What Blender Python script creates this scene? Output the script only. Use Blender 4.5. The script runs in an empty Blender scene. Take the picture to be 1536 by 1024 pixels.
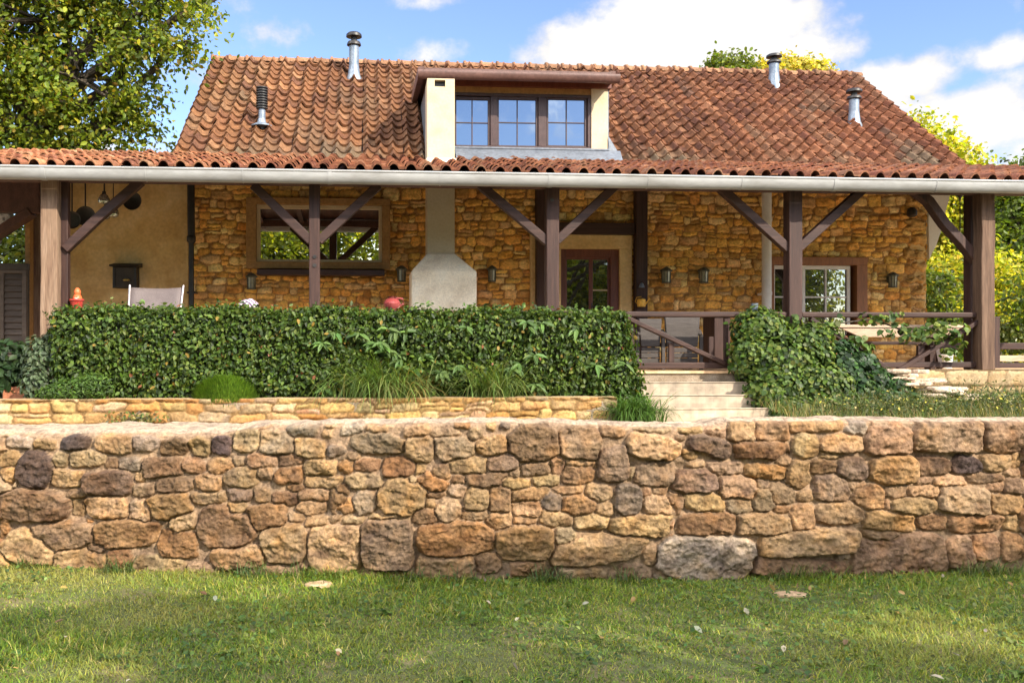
import bpy, math, random
import numpy as np
from mathutils import Vector, Matrix

SC = bpy.context.scene
COL = SC.collection
R = math.radians

# ------------------------------------------------------------------ camera
F, PX, HY, EYE = 1350.0, 664.0, 518.0, 1.6          # focal length, principal point (photo pixels), eye height
PHI = math.atan(0.079)
SP, CP = math.sin(PHI), math.cos(PHI)
cam_d = bpy.data.cameras.new("camera")
cam_d.sensor_width = 36.0
cam_d.lens = F * 36.0 / 1536.0
cam_d.shift_x = (768.0 - PX) / 1536.0
cam_d.shift_y = (HY - 512.0) / 1536.0
cam_d.clip_start = 0.05
cam_d.clip_end = 2000.0
cam = bpy.data.objects.new("camera", cam_d)
cam.location = (0, 0, EYE)
cam.rotation_euler = (R(90), 0, -PHI)
COL.objects.link(cam)
SC.camera = cam

# ------------------------------------------------------------------ light
SUN_DIR = Vector((0.50, -0.62, 0.54)).normalized()   # towards the sun
SUN_EL = math.asin(SUN_DIR.z)
SUN_ROT = math.atan2(SUN_DIR.x, SUN_DIR.y)
SC.view_settings.view_transform = 'Standard'
SC.view_settings.look = 'None'
SC.view_settings.exposure = 1.8
SC.view_settings.gamma = 1.0
SC.cycles.max_bounces = 8
SC.cycles.diffuse_bounces = 4
SC.cycles.transparent_max_bounces = 8
SC.cycles.use_denoising = True

sun_d = bpy.data.lights.new("sun", 'SUN')
sun_d.energy = 2.7
sun_d.angle = R(0.6)
sun_d.color = (1.0, 0.90, 0.74)
sun = bpy.data.objects.new("sun", sun_d)
sun.rotation_euler = SUN_DIR.to_track_quat('Z', 'Y').to_euler()
sun.location = (20, -15, 25)
COL.objects.link(sun)

def ray(px, py):
    a = (px - PX) / F; b = (HY - py) / F
    return Vector((SP + a * CP, CP - a * SP, b))

world = bpy.data.worlds.new("World")
SC.world = world
world.use_nodes = True
wn = world.node_tree; wn.nodes.clear()
def W(t, **kw):
    n = wn.nodes.new(t)
    for k, v in kw.items(): setattr(n, k, v)
    return n
wl = wn.links.new
w_out = W('ShaderNodeOutputWorld'); w_bg = W('ShaderNodeBackground')
w_bg.inputs['Strength'].default_value = 0.14
sky = W('ShaderNodeTexSky', sky_type='NISHITA', sun_disc=False, sun_elevation=SUN_EL, sun_rotation=SUN_ROT,
        air_density=1.0, dust_density=0.3, ozone_density=2.6)
tc = W('ShaderNodeTexCoord')
# clouds live on the sky: soft blobs of direction, broken up by noise
CLOUDS = [(925, 78, 110, 40, 1.9), (1050, 45, 150, 40, 1.8), (1130, 85, 110, 30, 1.6), (870, 95, 80, 18, 1.3), (1150, 58, 80, 14, .8), (1370, 112, 62, 26, 1.4), (1450, 200, 110, 48, 1.6),
          (1500, 80, 60, 18, 1.3), (1340, 165, 60, 34, .9), (1520, 280, 120, 90, 1.5), (1285, 52, 50, 12, .5), (665, 2, 46, 12, .6), (770, 6, 30, 10, .55),
          (385, 48, 50, 22, .45), (290, 115, 70, 24, .5), (1010, 112, 190, 26, 1.4), (1640, 120, 120, 60, .9), (200, 240, 200, 40, .6), (1220, 30, 120, 26, .45), (700, 70, 90, 20, .35)]
nz = W('ShaderNodeTexNoise', noise_dimensions='3D')
nz.inputs['Scale'].default_value = 11.0; nz.inputs['Detail'].default_value = 7.0; nz.inputs['Roughness'].default_value = 0.58
mp = W('ShaderNodeMapping'); mp.inputs['Scale'].default_value = (1.0, 1.0, 1.25)
wl(tc.outputs['Generated'], mp.inputs['Vector']); wl(mp.outputs['Vector'], nz.inputs['Vector'])
prev = None
for (px, py, rx, ry, wt) in CLOUDS:
    c = ray(px, py).normalized()
    s = W('ShaderNodeVectorMath', operation='SUBTRACT'); s.inputs[1].default_value = c
    wl(tc.outputs['Generated'], s.inputs[0])
    m = W('ShaderNodeVectorMath', operation='MULTIPLY'); m.inputs[1].default_value = (F / rx, F / rx, F / ry)
    wl(s.outputs[0], m.inputs[0])
    ln = W('ShaderNodeVectorMath', operation='LENGTH'); wl(m.outputs[0], ln.inputs[0])
    mr = W('ShaderNodeMapRange'); mr.inputs['From Min'].default_value = 1.9; mr.inputs['From Max'].default_value = 0.2; mr.inputs['To Max'].default_value = wt
    wl(ln.outputs['Value'], mr.inputs['Value'])
    if prev is None: prev = mr.outputs[0]
    else:
        mx = W('ShaderNodeMath', operation='MAXIMUM'); wl(prev, mx.inputs[0]); wl(mr.outputs[0], mx.inputs[1]); prev = mx.outputs[0]
# added fill clouds behind the camera, there to light the porch
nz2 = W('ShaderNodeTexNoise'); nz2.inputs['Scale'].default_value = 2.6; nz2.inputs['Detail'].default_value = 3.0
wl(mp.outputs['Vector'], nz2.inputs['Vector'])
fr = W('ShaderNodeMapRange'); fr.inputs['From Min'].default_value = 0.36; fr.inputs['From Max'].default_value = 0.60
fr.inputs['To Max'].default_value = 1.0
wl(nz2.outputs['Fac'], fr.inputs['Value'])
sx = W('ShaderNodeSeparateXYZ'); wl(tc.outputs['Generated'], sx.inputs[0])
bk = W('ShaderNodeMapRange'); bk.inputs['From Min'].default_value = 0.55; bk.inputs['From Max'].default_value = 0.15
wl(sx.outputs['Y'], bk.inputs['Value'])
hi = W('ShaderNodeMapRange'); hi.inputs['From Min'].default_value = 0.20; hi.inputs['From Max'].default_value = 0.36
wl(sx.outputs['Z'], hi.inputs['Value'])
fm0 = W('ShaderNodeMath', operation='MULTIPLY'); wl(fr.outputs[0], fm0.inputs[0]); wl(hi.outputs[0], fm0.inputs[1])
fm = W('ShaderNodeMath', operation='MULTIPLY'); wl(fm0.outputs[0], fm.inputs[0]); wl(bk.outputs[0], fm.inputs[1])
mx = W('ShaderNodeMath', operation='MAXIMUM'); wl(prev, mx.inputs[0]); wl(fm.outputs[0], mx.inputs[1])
n5 = W('ShaderNodeMath', operation='SUBTRACT'); wl(nz.outputs['Fac'], n5.inputs[0]); n5.inputs[1].default_value = 0.5
n6 = W('ShaderNodeMath', operation='MULTIPLY_ADD'); wl(n5.outputs[0], n6.inputs[0]); n6.inputs[1].default_value = 3.2; wl(mx.outputs[0], n6.inputs[2])
dn = W('ShaderNodeMapRange', interpolation_type='SMOOTHSTEP'); dn.inputs['From Min'].default_value = 0.26; dn.inputs['From Max'].default_value = 1.0
wl(n6.outputs[0], dn.inputs['Value'])
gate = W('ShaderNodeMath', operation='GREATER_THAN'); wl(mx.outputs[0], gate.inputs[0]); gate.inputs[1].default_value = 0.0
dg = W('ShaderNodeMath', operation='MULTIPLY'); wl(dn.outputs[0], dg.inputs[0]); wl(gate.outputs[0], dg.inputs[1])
hs = W('ShaderNodeHueSaturation'); hs.inputs['Saturation'].default_value = 1.05; hs.inputs['Value'].default_value = 0.56; hs.inputs['Hue'].default_value = 0.512
wl(sky.outputs[0], hs.inputs['Color'])
cm = W('ShaderNodeMixRGB'); 
csh = W('ShaderNodeMapRange'); csh.inputs['From Min'].default_value = 0.25; csh.inputs['From Max'].default_value = 0.95
csh.inputs['To Min'].default_value = 1.65; csh.inputs['To Max'].default_value = 2.2
nz3 = W('ShaderNodeTexNoise'); nz3.inputs['Scale'].default_value = 14; nz3.inputs['Detail'].default_value = 5
of3 = W('ShaderNodeVectorMath', operation='ADD'); of3.inputs[1].default_value = (.3, .1, -.02); wl(mp.outputs[0], of3.inputs[0]); wl(of3.outputs[0], nz3.inputs['Vector'])
ad3 = W('ShaderNodeMath', operation='MULTIPLY_ADD'); wl(nz3.outputs['Fac'], ad3.inputs[0]); ad3.inputs[1].default_value = 0.9; wl(n6.outputs[0], ad3.inputs[2])
sb3 = W('ShaderNodeMath', operation='SUBTRACT'); wl(ad3.outputs[0], sb3.inputs[0]); sb3.inputs[1].default_value = 0.45; wl(sb3.outputs[0], csh.inputs['Value'])
bright = W('ShaderNodeMath', operation='MULTIPLY_ADD'); wl(fm.outputs[0], bright.inputs[0]); bright.inputs[1].default_value = 16.0; wl(csh.outputs[0], bright.inputs[2])  # clouds behind the camera are boosted far above the visible ones, as fill
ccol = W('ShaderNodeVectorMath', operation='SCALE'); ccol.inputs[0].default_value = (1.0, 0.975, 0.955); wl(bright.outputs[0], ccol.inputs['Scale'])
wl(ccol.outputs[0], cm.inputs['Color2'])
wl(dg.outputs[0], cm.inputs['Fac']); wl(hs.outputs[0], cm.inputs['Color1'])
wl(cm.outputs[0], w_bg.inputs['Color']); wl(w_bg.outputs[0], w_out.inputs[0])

# ------------------------------------------------------------------ helpers
def at(px, py, y):
    """the point seen at a photo pixel, on the vertical plane at depth y"""
    r = ray(px, py); t = y / r.y
    return Vector((r.x * t, y, EYE + r.z * t))
def X(px, y): return at(px, HY, y).x
def Z(py, y, px=664): return at(px, py, y).z
ROOF_Y0, ROOF_Z0, ROOF_M = 15.7, 4.86, 0.747        # main roof plane
PORCH_Y0, PORCH_Z0, PORCH_M = 12.2, 3.945, 0.246      # porch roof plane
def on_roof(px, py):
    r = ray(px, py); t = (ROOF_Z0 - ROOF_M * ROOF_Y0 - EYE) / (r.z - ROOF_M * r.y)
    return Vector((r.x * t, r.y * t, EYE + r.z * t))

RNG = np.random.default_rng(7)
random.seed(7)

def vnoise(x, y, seed=0):
    x = np.asarray(x, float); y = np.asarray(y, float)
    xi = np.floor(x).astype(np.int64); yi = np.floor(y).astype(np.int64)
    xf = x - xi; yf = y - yi
    u = xf * xf * (3 - 2 * xf); v = yf * yf * (3 - 2 * yf)
    def h(a, b):
        n = (a * 374761393 + b * 668265263 + seed * 1274126177) & 0x7fffffff
        n = ((n ^ (n >> 13)) * 1274126177) & 0x7fffffff
        return ((n ^ (n >> 16)) & 0xffff) / 65535.0
    a = h(xi, yi); b = h(xi + 1, yi); c = h(xi, yi + 1); d = h(xi + 1, yi + 1)
    return (a + (b - a) * u) + ((c + (d - c) * u) - (a + (b - a) * u)) * v
def fbm(x, y, seed=0, oct=4):
    s = 0; amp = 0.5; t = 0
    for k in range(oct):
        s = s + amp * vnoise(x * 2 ** k, y * 2 ** k, seed + 17 * k); t += amp; amp *= 0.55
    return s / t - 0.5

# ---- tagging
def thing(name, label, cat, loc=(0, 0, 0), group=None):
    o = bpy.data.objects.new(name, None); COL.objects.link(o)
    o.location = loc; o.empty_display_size = 0.2
    o['label'] = label; o['category'] = cat
    if group: o['group'] = group
    return o
def tag(o, label, cat, group=None, kind=None):
    o['label'] = label; o['category'] = cat
    if group: o['group'] = group
    if kind: o['kind'] = kind
    return o
def root_loc(o):
    v = Vector((0, 0, 0))
    while o is not None:
        v = v + Vector(o.location); o = o.parent
    return v
def link_mesh(name, me, mats, parent=None, origin=None, smooth=False):
    o = bpy.data.objects.new(name, me)
    for m in (mats if isinstance(mats, (list, tuple)) else [mats]): me.materials.append(m)
    COL.objects.link(o)
    if parent is not None:
        me.transform(Matrix.Translation(-root_loc(parent))); o.parent = parent
    elif origin is not None:
        me.transform(Matrix.Translation(-Vector(origin))); o.location = origin
    if smooth:
        me.polygons.foreach_set('use_smooth', [True] * len(me.polygons))
    return o
def np_mesh(name, verts, faces, mats, parent=None, origin=None, smooth=False, cols=None, fmat=None):
    """mesh from arrays; faces: list of (n,k) int arrays"""
    me = bpy.data.meshes.new(name)
    verts = np.ascontiguousarray(verts, dtype=np.float32)
    if not isinstance(faces, (list, tuple)): faces = [faces]
    faces = [np.asarray(f, np.int32) for f in faces if len(f)]
    me.vertices.add(len(verts)); me.vertices.foreach_set('co', verts.ravel())
    li = np.concatenate([f.ravel() for f in faces]); tot = np.concatenate([np.full(len(f), f.shape[1], np.int32) for f in faces])
    st = np.concatenate([[0], np.cumsum(tot)[:-1]]).astype(np.int32)
    me.loops.add(len(li)); me.loops.foreach_set('vertex_index', li.astype(np.int32))
    me.polygons.add(len(tot)); me.polygons.foreach_set('loop_start', st); me.polygons.foreach_set('loop_total', tot)
    if fmat is not None: me.polygons.foreach_set('material_index', np.asarray(fmat, np.int32))
    me.update(calc_edges=True)
    if cols is not None:
        c = np.ones((len(verts), 4), np.float32); c[:, :3] = cols
        at_ = me.color_attributes.new('tint', 'FLOAT_COLOR', 'POINT'); at_.data.foreach_set('color', c.ravel())
    me.validate()
    return link_mesh(name, me, mats, parent, origin, smooth)

class MB:
    def __init__(s): s.v = []; s.f = []
    def add(s, vs, fs):
        n = len(s.v); s.v += [Vector(p) for p in vs]; s.f += [tuple(n + i for i in f) for f in fs]; return s
    def box(s, lo, hi):
        (a, b, c), (d, e, f) = lo, hi
        return s.add([(a, b, c), (d, b, c), (d, e, c), (a, e, c), (a, b, f), (d, b, f), (d, e, f), (a, e, f)],
                     [(0, 3, 2, 1), (4, 5, 6, 7), (0, 1, 5, 4), (1, 2, 6, 5), (2, 3, 7, 6), (3, 0, 4, 7)])
    def beam(s, p0, p1, w, h, up=(0, 0, 1)):
        return s.sweep([p0, p1], w, h, up)
    def sweep(s, pts, w, h, up=(0, 0, 1)):
        pts = [Vector(p) for p in pts]; up = Vector(up); vs = []; fs = []
        for i, p in enumerate(pts):
            d = (pts[min(i + 1, len(pts) - 1)] - pts[max(i - 1, 0)]).normalized()
            u = up if abs(d.dot(up.normalized())) < 0.95 else Vector((0, 1, 0))
            a = d.cross(u).normalized(); b = a.cross(d).normalized()
            for sx_, sy_ in ((-1, -1), (1, -1), (1, 1), (-1, 1)): vs.append(p + a * (sx_ * w / 2) + b * (sy_ * h / 2))
        for i in range(len(pts) - 1):
            for k in range(4):
                fs.append((4 * i + k, 4 * i + (k + 1) % 4, 4 * i + 4 + (k + 1) % 4, 4 * i + 4 + k))
        n = 4 * (len(pts) - 1)
        fs += [(3, 2, 1, 0), (n, n + 1, n + 2, n + 3)]
        return s.add(vs, fs)
    def tube(s, pts, rad, n=10, cap=True):
        pts = [Vector(p) for p in pts]
        if not isinstance(rad, (list, tuple)): rad = [rad] * len(pts)
        vs = []; fs = []
        for i, p in enumerate(pts):
            d = (pts[min(i + 1, len(pts) - 1)] - pts[max(i - 1, 0)])
            d = d.normalized() if d.length > 1e-9 else Vector((0, 0, 1))
            u = Vector((0, 0, 1)) if abs(d.z) < 0.9 else Vector((0, 1, 0))
            a = d.cross(u).normalized(); b = a.cross(d)
            for k in range(n):
                t = 2 * math.pi * k / n; vs.append(p + (a * math.cos(t) + b * math.sin(t)) * rad[i])
        for i in range(len(pts) - 1):
            for k in range(n):
                fs.append((n * i + k, n * i + (k + 1) % n, n * i + n + (k + 1) % n, n * i + n + k))
        if cap:
            fs.append(tuple(range(n - 1, -1, -1))); m = n * (len(pts) - 1); fs.append(tuple(range(m, m + n)))
        return s.add(vs, fs)
    def lathe(s, c, prof, n=20):
        """prof: (radius, height) pairs about the vertical through c"""
        c = Vector(c); vs = []; fs = []
        for r, z in prof:
            for k in range(n):
                t = 2 * math.pi * k / n; vs.append(c + Vector((r * math.cos(t), r * math.sin(t), z)))
        for i in range(len(prof) - 1):
            for k in range(n):
                fs.append((n * i + k, n * i + (k + 1) % n, n * i + n + (k + 1) % n, n * i + n + k))
        m = n * (len(prof) - 1)
        fs.append(tuple(range(n - 1, -1, -1))); fs.append(tuple(range(m, m + n)))
        return s.add(vs, fs)
    def prism(s, poly, axis, lo, hi):
        """poly: 2D outline; axis 'x','y','z' extruded lo..hi"""
        def P(p, t):
            return {'y': (p[0], t, p[1]), 'x': (t, p[0], p[1]), 'z': (p[0], p[1], t)}[axis]
        n = len(poly)
        fs = [tuple(range(n)), tuple(range(2 * n - 1, n - 1, -1))] + [(k, n + k, n + (k + 1) % n, (k + 1) % n) for k in range(n)]
        return s.add([P(p, lo) for p in poly] + [P(p, hi) for p in poly], fs)
    def build(s, name, mat, parent=None, origin=None, bevel=0.0, smooth=False):
        me = bpy.data.meshes.new(name)
        me.from_pydata([tuple(p) for p in s.v], [], s.f); me.update()
        import bmesh
        bm = bmesh.new(); bm.from_mesh(me); bmesh.ops.recalc_face_normals(bm, faces=bm.faces[:]); bm.to_mesh(me); bm.free()
        o = link_mesh(name, me, mat, parent, origin, smooth)
        if bevel:
            b = o.modifiers.new('bevel', 'BEVEL'); b.width = bevel; b.segments = 2; b.limit_method = 'ANGLE'
        if smooth:
            try:
                me.polygons.foreach_set('use_smooth', [True] * len(me.polygons))
                me.set_sharp_from_angle(angle=R(40))
            except Exception: pass
        return o
def copy_tree(o, parent=None):
    c = o.copy(); COL.objects.link(c)
    if parent is not None: c.parent = parent
    for ch in list(o.children): copy_tree(ch, c)
    return c

# ------------------------------------------------------------------ materials
def new_mat(name):
    m = bpy.data.materials.new(name); m.use_nodes = True
    return m, m.node_tree, m.node_tree.nodes['Principled BSDF']
def pmat(name, cols, scale=6.0, rough=0.75, bump=0.2, stretch=(1, 1, 1), tint=False, fine=None, metal=0.0, spec=0.4, detail=6.0, dist=0.02,
         var=(0.75, 1.2), coat=0.0, k=1.0):
    """noise-ramped surface in object space; with tint the 'tint' attribute is the base colour"""
    cols = [tuple(q * k for q in c) for c in cols] if cols else cols
    m, nt, b = new_mat(name); L = nt.links.new
    tcn = nt.nodes.new('ShaderNodeTexCoord'); mpn = nt.nodes.new('ShaderNodeMapping'); mpn.inputs['Scale'].default_value = stretch
    L(tcn.outputs['Object'], mpn.inputs['Vector'])
    n1 = nt.nodes.new('ShaderNodeTexNoise'); n1.inputs['Scale'].default_value = scale; n1.inputs['Detail'].default_value = detail
    n1.inputs['Roughness'].default_value = 0.62
    L(mpn.outputs[0], n1.inputs['Vector'])
    n2 = nt.nodes.new('ShaderNodeTexNoise'); n2.inputs['Scale'].default_value = fine or scale * 7; n2.inputs['Detail'].default_value = 5.0
    L(mpn.outputs[0], n2.inputs['Vector'])
    if cols:
        rp = nt.nodes.new('ShaderNodeValToRGB'); cr = rp.color_ramp
        nk = len(cols)
        for i, c in enumerate(cols):
            p = 0.32 + 0.36 * i / max(1, nk - 1)
            e = cr.elements[i] if i < 2 else cr.elements.new(p)
            e.position = p; e.color = (*c, 1)
        if nk == 1: cr.elements[1].color = (*cols[0], 1)
        L(n1.outputs['Fac'], rp.inputs['Fac']); out = rp.outputs[0]
    if tint:
        an = nt.nodes.new('ShaderNodeAttribute'); an.attribute_name = 'tint'
        if cols:
            mxn = nt.nodes.new('ShaderNodeMixRGB'); mxn.blend_type = 'MULTIPLY'; mxn.inputs['Fac'].default_value = 1
            L(an.outputs['Color'], mxn.inputs[1]); L(out, mxn.inputs[2]); out = mxn.outputs[0]
        else: out = an.outputs['Color']
    mr = nt.nodes.new('ShaderNodeMapRange'); mr.inputs['From Min'].default_value = 0.3; mr.inputs['From Max'].default_value = 0.7
    mr.inputs['To Min'].default_value, mr.inputs['To Max'].default_value = var
    L(n2.outputs['Fac'], mr.inputs['Value'])
    vm = nt.nodes.new('ShaderNodeVectorMath'); vm.operation = 'SCALE'; L(out, vm.inputs[0]); L(mr.outputs[0], vm.inputs['Scale'])
    L(vm.outputs[0], b.inputs['Base Color'])
    b.inputs['Roughness'].default_value = rough; b.inputs['Metallic'].default_value = metal
    b.inputs['Specular IOR Level'].default_value = spec
    if coat: b.inputs['Coat Weight'].default_value = coat
    if bump:
        bn = nt.nodes.new('ShaderNodeBump'); bn.inputs['Strength'].default_value = bump; bn.inputs['Distance'].default_value = dist
        ad = nt.nodes.new('ShaderNodeMath'); ad.operation = 'MULTIPLY_ADD'; ad.inputs[1].default_value = 0.5
        L(n2.outputs['Fac'], ad.inputs[0]); L(n1.outputs['Fac'], ad.inputs[2])
        L(ad.outputs[0], bn.inputs['Height']); L(bn.outputs[0], b.inputs['Normal'])
    return m
def leaf_mat(name, trans=0.35, rough=0.45, tcol=(1.5, 1.45, 0.55), spec=0.35):
    m, nt, b = new_mat(name); L = nt.links.new
    an = nt.nodes.new('ShaderNodeAttribute'); an.attribute_name = 'tint'
    dk = nt.nodes.new('ShaderNodeVectorMath'); dk.operation = 'SCALE'; dk.inputs['Scale'].default_value = 0.84; L(an.outputs['Color'], dk.inputs[0])
    L(dk.outputs[0], b.inputs['Base Color']); b.inputs['Roughness'].default_value = rough
    b.inputs['Specular IOR Level'].default_value = spec
    tr = nt.nodes.new('ShaderNodeBsdfTranslucent'); mu = nt.nodes.new('ShaderNodeVectorMath'); mu.operation = 'MULTIPLY'
    mu.inputs[1].default_value = tcol
    L(dk.outputs[0], mu.inputs[0]); L(mu.outputs[0], tr.inputs['Color'])
    mx_ = nt.nodes.new('ShaderNodeMixShader'); mx_.inputs[0].default_value = trans
    L(b.outputs[0], mx_.inputs[1]); L(tr.outputs[0], mx_.inputs[2])
    L(mx_.outputs[0], nt.nodes['Material Output'].inputs[0])
    return m
def glass_mat(name, refl=0.6, dark=(0.012, 0.012, 0.012), tint=(0.97, 0.98, 1)):
    m, nt, b = new_mat(name); L = nt.links.new
    b.inputs['Base Color'].default_value = (*dark, 1); b.inputs['Roughness'].default_value = 0.1
    g = nt.nodes.new('ShaderNodeBsdfGlossy'); g.inputs['Roughness'].default_value = 0.004; g.inputs['Color'].default_value = (*tint, 1)
    n = nt.nodes.new('ShaderNodeTexNoise'); n.inputs['Scale'].default_value = 1.3
    bn = nt.nodes.new('ShaderNodeBump'); bn.inputs['Strength'].default_value = 0.03; bn.inputs['Distance'].default_value = 0.05
    L(n.outputs['Fac'], bn.inputs['Height']); L(bn.outputs[0], g.inputs['Normal'])
    mx_ = nt.nodes.new('ShaderNodeMixShader'); mx_.inputs[0].default_value = refl
    L(b.outputs[0], mx_.inputs[1]); L(g.outputs[0], mx_.inputs[2]); L(mx_.outputs[0], nt.nodes['Material Output'].inputs[0])
    return m

M = {}
M['wall_stone'] = pmat('rough_wall_stone', [(0.55, 0.50, 0.48), (0.92, 0.90, 0.88), (1.2, 1.13, 1.02)], 9, 0.92, 0.9, tint=True, fine=46, dist=0.02, var=(0.66, 1.28), spec=0.2, k=0.57)
M['house_stone'] = pmat('house_stone', [(0.74, 0.66, 0.6), (1, 0.97, 0.92), (1.15, 1.12, 1.05)], 5, 0.92, 0.6, tint=True, fine=28, dist=0.02, var=(0.72, 1.2), spec=0.2)
M['low_stone'] = pmat('low_wall_stone', [(0.7, 0.62, 0.55), (1, 0.97, 0.95), (1.15, 1.1, 1.05)], 6, 0.92, 0.6, tint=True, fine=36, dist=0.015, spec=0.2, k=0.58)
M['tile'] = pmat('terracotta_tile', [(0.55, 0.53, 0.52), (0.9, 0.88, 0.86), (1.08, 1.05, 1.0), (1.3, 1.32, 1.3)], 7, 0.88, 0.5, tint=True, fine=34, dist=0.01, var=(0.62, 1.3), spec=0.25, k=0.6)
M['wood_v'] = pmat('dark_stained_post_wood', [(0.045, 0.016, 0.012), (0.095, 0.038, 0.026), (0.15, 0.07, 0.05)], 16, 0.65, 0.5, (1.4, 1.4, 0.07), dist=0.006, k=0.38)
M['wood_h'] = pmat('dark_stained_rail_wood', [(0.045, 0.016, 0.012), (0.095, 0.038, 0.026), (0.15, 0.07, 0.05)], 16, 0.65, 0.5, (0.07, 1.4, 1.4), dist=0.006, k=0.36)
M['wood_grey'] = pmat('weathered_post_wood', [(0.16, 0.085, 0.05), (0.30, 0.19, 0.12), (0.42, 0.29, 0.20)], 8, 0.8, 0.5, (1.6, 1.6, 0.12), dist=0.008, k=0.62)
M['wood_brown'] = pmat('weathered_brown_post_wood', [(0.10, 0.05, 0.03), (0.18, 0.10, 0.06), (0.27, 0.165, 0.105)], 8, 0.8, 0.5, (1.6, 1.6, 0.12), dist=0.008, k=0.55)
M['wood_deck'] = pmat('porch_ceiling_wood', [(0.05, 0.024, 0.018), (0.09, 0.04, 0.03)], 6, 0.7, 0.3, (1.5, 0.15, 1))
M['wood_light'] = pmat('pale_plank_wood', [(0.34, 0.22, 0.14), (0.50, 0.36, 0.25), (0.58, 0.44, 0.32)], 6, 0.7, 0.3, (0.15, 1.5, 1.5), dist=0.005, k=0.85)
M['wood_ochre'] = pmat('ochre_window_wood', [(0.24, 0.13, 0.04), (0.34, 0.19, 0.07)], 7, 0.6, 0.25, (0.4, 1, 0.4), dist=0.005)
M['wood_orange'] = pmat('varnished_frame_wood', [(0.20, 0.075, 0.025), (0.30, 0.12, 0.04)], 7, 0.5, 0.2, (1.2, 1.2, 0.15), dist=0.005)
M['door_wood'] = pmat('door_wood', [(0.09, 0.025, 0.014), (0.15, 0.045, 0.025)], 8, 0.45, 0.2, (1.5, 1.5, 0.15), dist=0.004)
M['frame_brown'] = pmat('dark_window_frame', [(0.055, 0.026, 0.024), (0.08, 0.042, 0.038)], 10, 0.45, 0.1, k=0.7)
M['brown_metal'] = pmat('brown_dormer_gutter', [(0.15, 0.075, 0.06), (0.21, 0.11, 0.088)], 3, 0.5, 0.08, k=0.62)
M['plaster'] = pmat('ochre_plaster', [(0.46, 0.29, 0.105), (0.60, 0.42, 0.19), (0.70, 0.54, 0.30)], 1.3, 0.95, 0.35, fine=20, dist=0.01, var=(0.86, 1.1))
M['cream'] = pmat('cream_plaster', [(0.74, 0.575, 0.36), (0.81, 0.665, 0.45), (0.85, 0.72, 0.52)], 2.0, 0.92, 0.3, fine=30, dist=0.006, var=(0.92, 1.06), k=0.6)
M['concrete'] = pmat('pale_cast_stone', [(0.68, 0.55, 0.39), (0.86, 0.74, 0.56), (0.88, 0.79, 0.63)], 3.0, 0.95, 0.5, fine=40, dist=0.008, var=(0.85, 1.1), k=1.0)
M['white'] = pmat('white_paint', [(0.74, 0.70, 0.64), (0.80, 0.78, 0.74)], 3, 0.5, 0.08, var=(0.94, 1.03), k=0.85)
M['gutter'] = pmat('white_gutter_paint', [(0.30, 0.29, 0.27), (0.40, 0.40, 0.39), (0.45, 0.45, 0.44)], 1.5, 0.45, 0.05, (0.7, 2, 2), var=(0.9, 1.05), k=0.66)
M['zinc'] = pmat('zinc_pipe', [(0.20, 0.26, 0.33), (0.30, 0.36, 0.44), (0.40, 0.46, 0.53)], 5, 0.4, 0.1, metal=0.35, var=(0.85, 1.1), k=0.62)
M['lead'] = pmat('lead_sheet', [(0.20, 0.23, 0.28), (0.30, 0.33, 0.38)], 3, 0.5, 0.15, metal=0.2, k=0.55)
M['black'] = pmat('black_metal', [(0.014, 0.013, 0.013), (0.03, 0.027, 0.025)], 8, 0.45, 0.1)
M['dark'] = pmat('dark_brown_box', [(0.022, 0.016, 0.010), (0.045, 0.034, 0.022)], 8, 0.6, 0.2)
M['lantern'] = pmat('green_grey_lantern_metal', [(0.05, 0.052, 0.035), (0.10, 0.10, 0.07)], 12, 0.6, 0.2)
M['lantern_glass'] = pmat('frosted_lantern_glass', [(0.22, 0.21, 0.14), (0.32, 0.30, 0.22)], 8, 0.2, 0.05, coat=0.4)
M['steps'] = None
M['sand'] = pmat('sandy_gravel', [(0.34, 0.25, 0.16), (0.48, 0.37, 0.26), (0.58, 0.47, 0.35)], 5, 0.97, 0.6, fine=60, dist=0.012, var=(0.7, 1.2), k=0.54)
M['soil'] = pmat('lawn_soil', [(0.06, 0.075, 0.022), (0.09, 0.10, 0.03), (0.17, 0.13, 0.065)], 3, 0.97, 0.6, fine=45, dist=0.015, k=0.85)
M['bark'] = pmat('tree_bark', [(0.035, 0.026, 0.018), (0.075, 0.058, 0.042)], 8, 0.9, 0.6, (2, 2, 0.3))
M['twig'] = pmat('foliage_core_dark', [(0.010, 0.014, 0.006), (0.02, 0.026, 0.01)], 10, 0.95, 0.8, dist=0.05)  # near-black filler for the solid cores inside hedge and shrubs
M['fabric'] = pmat('lilac_sling_fabric', [(0.29, 0.235, 0.24), (0.36, 0.30, 0.30)], 4, 0.8, 0.3, fine=120, dist=0.003, k=0.45)
M['rattan'] = pmat('grey_rattan', [(0.075, 0.062, 0.058), (0.13, 0.11, 0.10)], 14, 0.7, 0.5, (0.3, 1, 3), dist=0.006, k=0.55)
M['red_pot'] = pmat('red_glazed_pot', [(0.38, 0.035, 0.025), (0.46, 0.055, 0.04)], 6, 0.35, 0.05, coat=0.3, k=0.8)
M['terracotta'] = pmat('terracotta_block', [(0.34, 0.12, 0.06), (0.46, 0.18, 0.09)], 6, 0.9, 0.4, k=0.8)
M['tarp'] = pmat('grey_shutter_paint', [(0.05, 0.036, 0.026), (0.085, 0.065, 0.05)], 5, 0.7, 0.2, (0.3, 1, 2))
M['leaf'] = leaf_mat('glossy_leaf', 0.28, 0.5, spec=0.3)
M['leaf_tree'] = leaf_mat('tree_leaf', 0.48, 0.5)
M['grass'] = leaf_mat('grass_blade', 0.35, 0.55)
M['petal'] = leaf_mat('petal', 0.25, 0.6, (1, 1, 1))
M['pane_mirror'] = glass_mat('reflecting_pane', 0.78)
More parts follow.
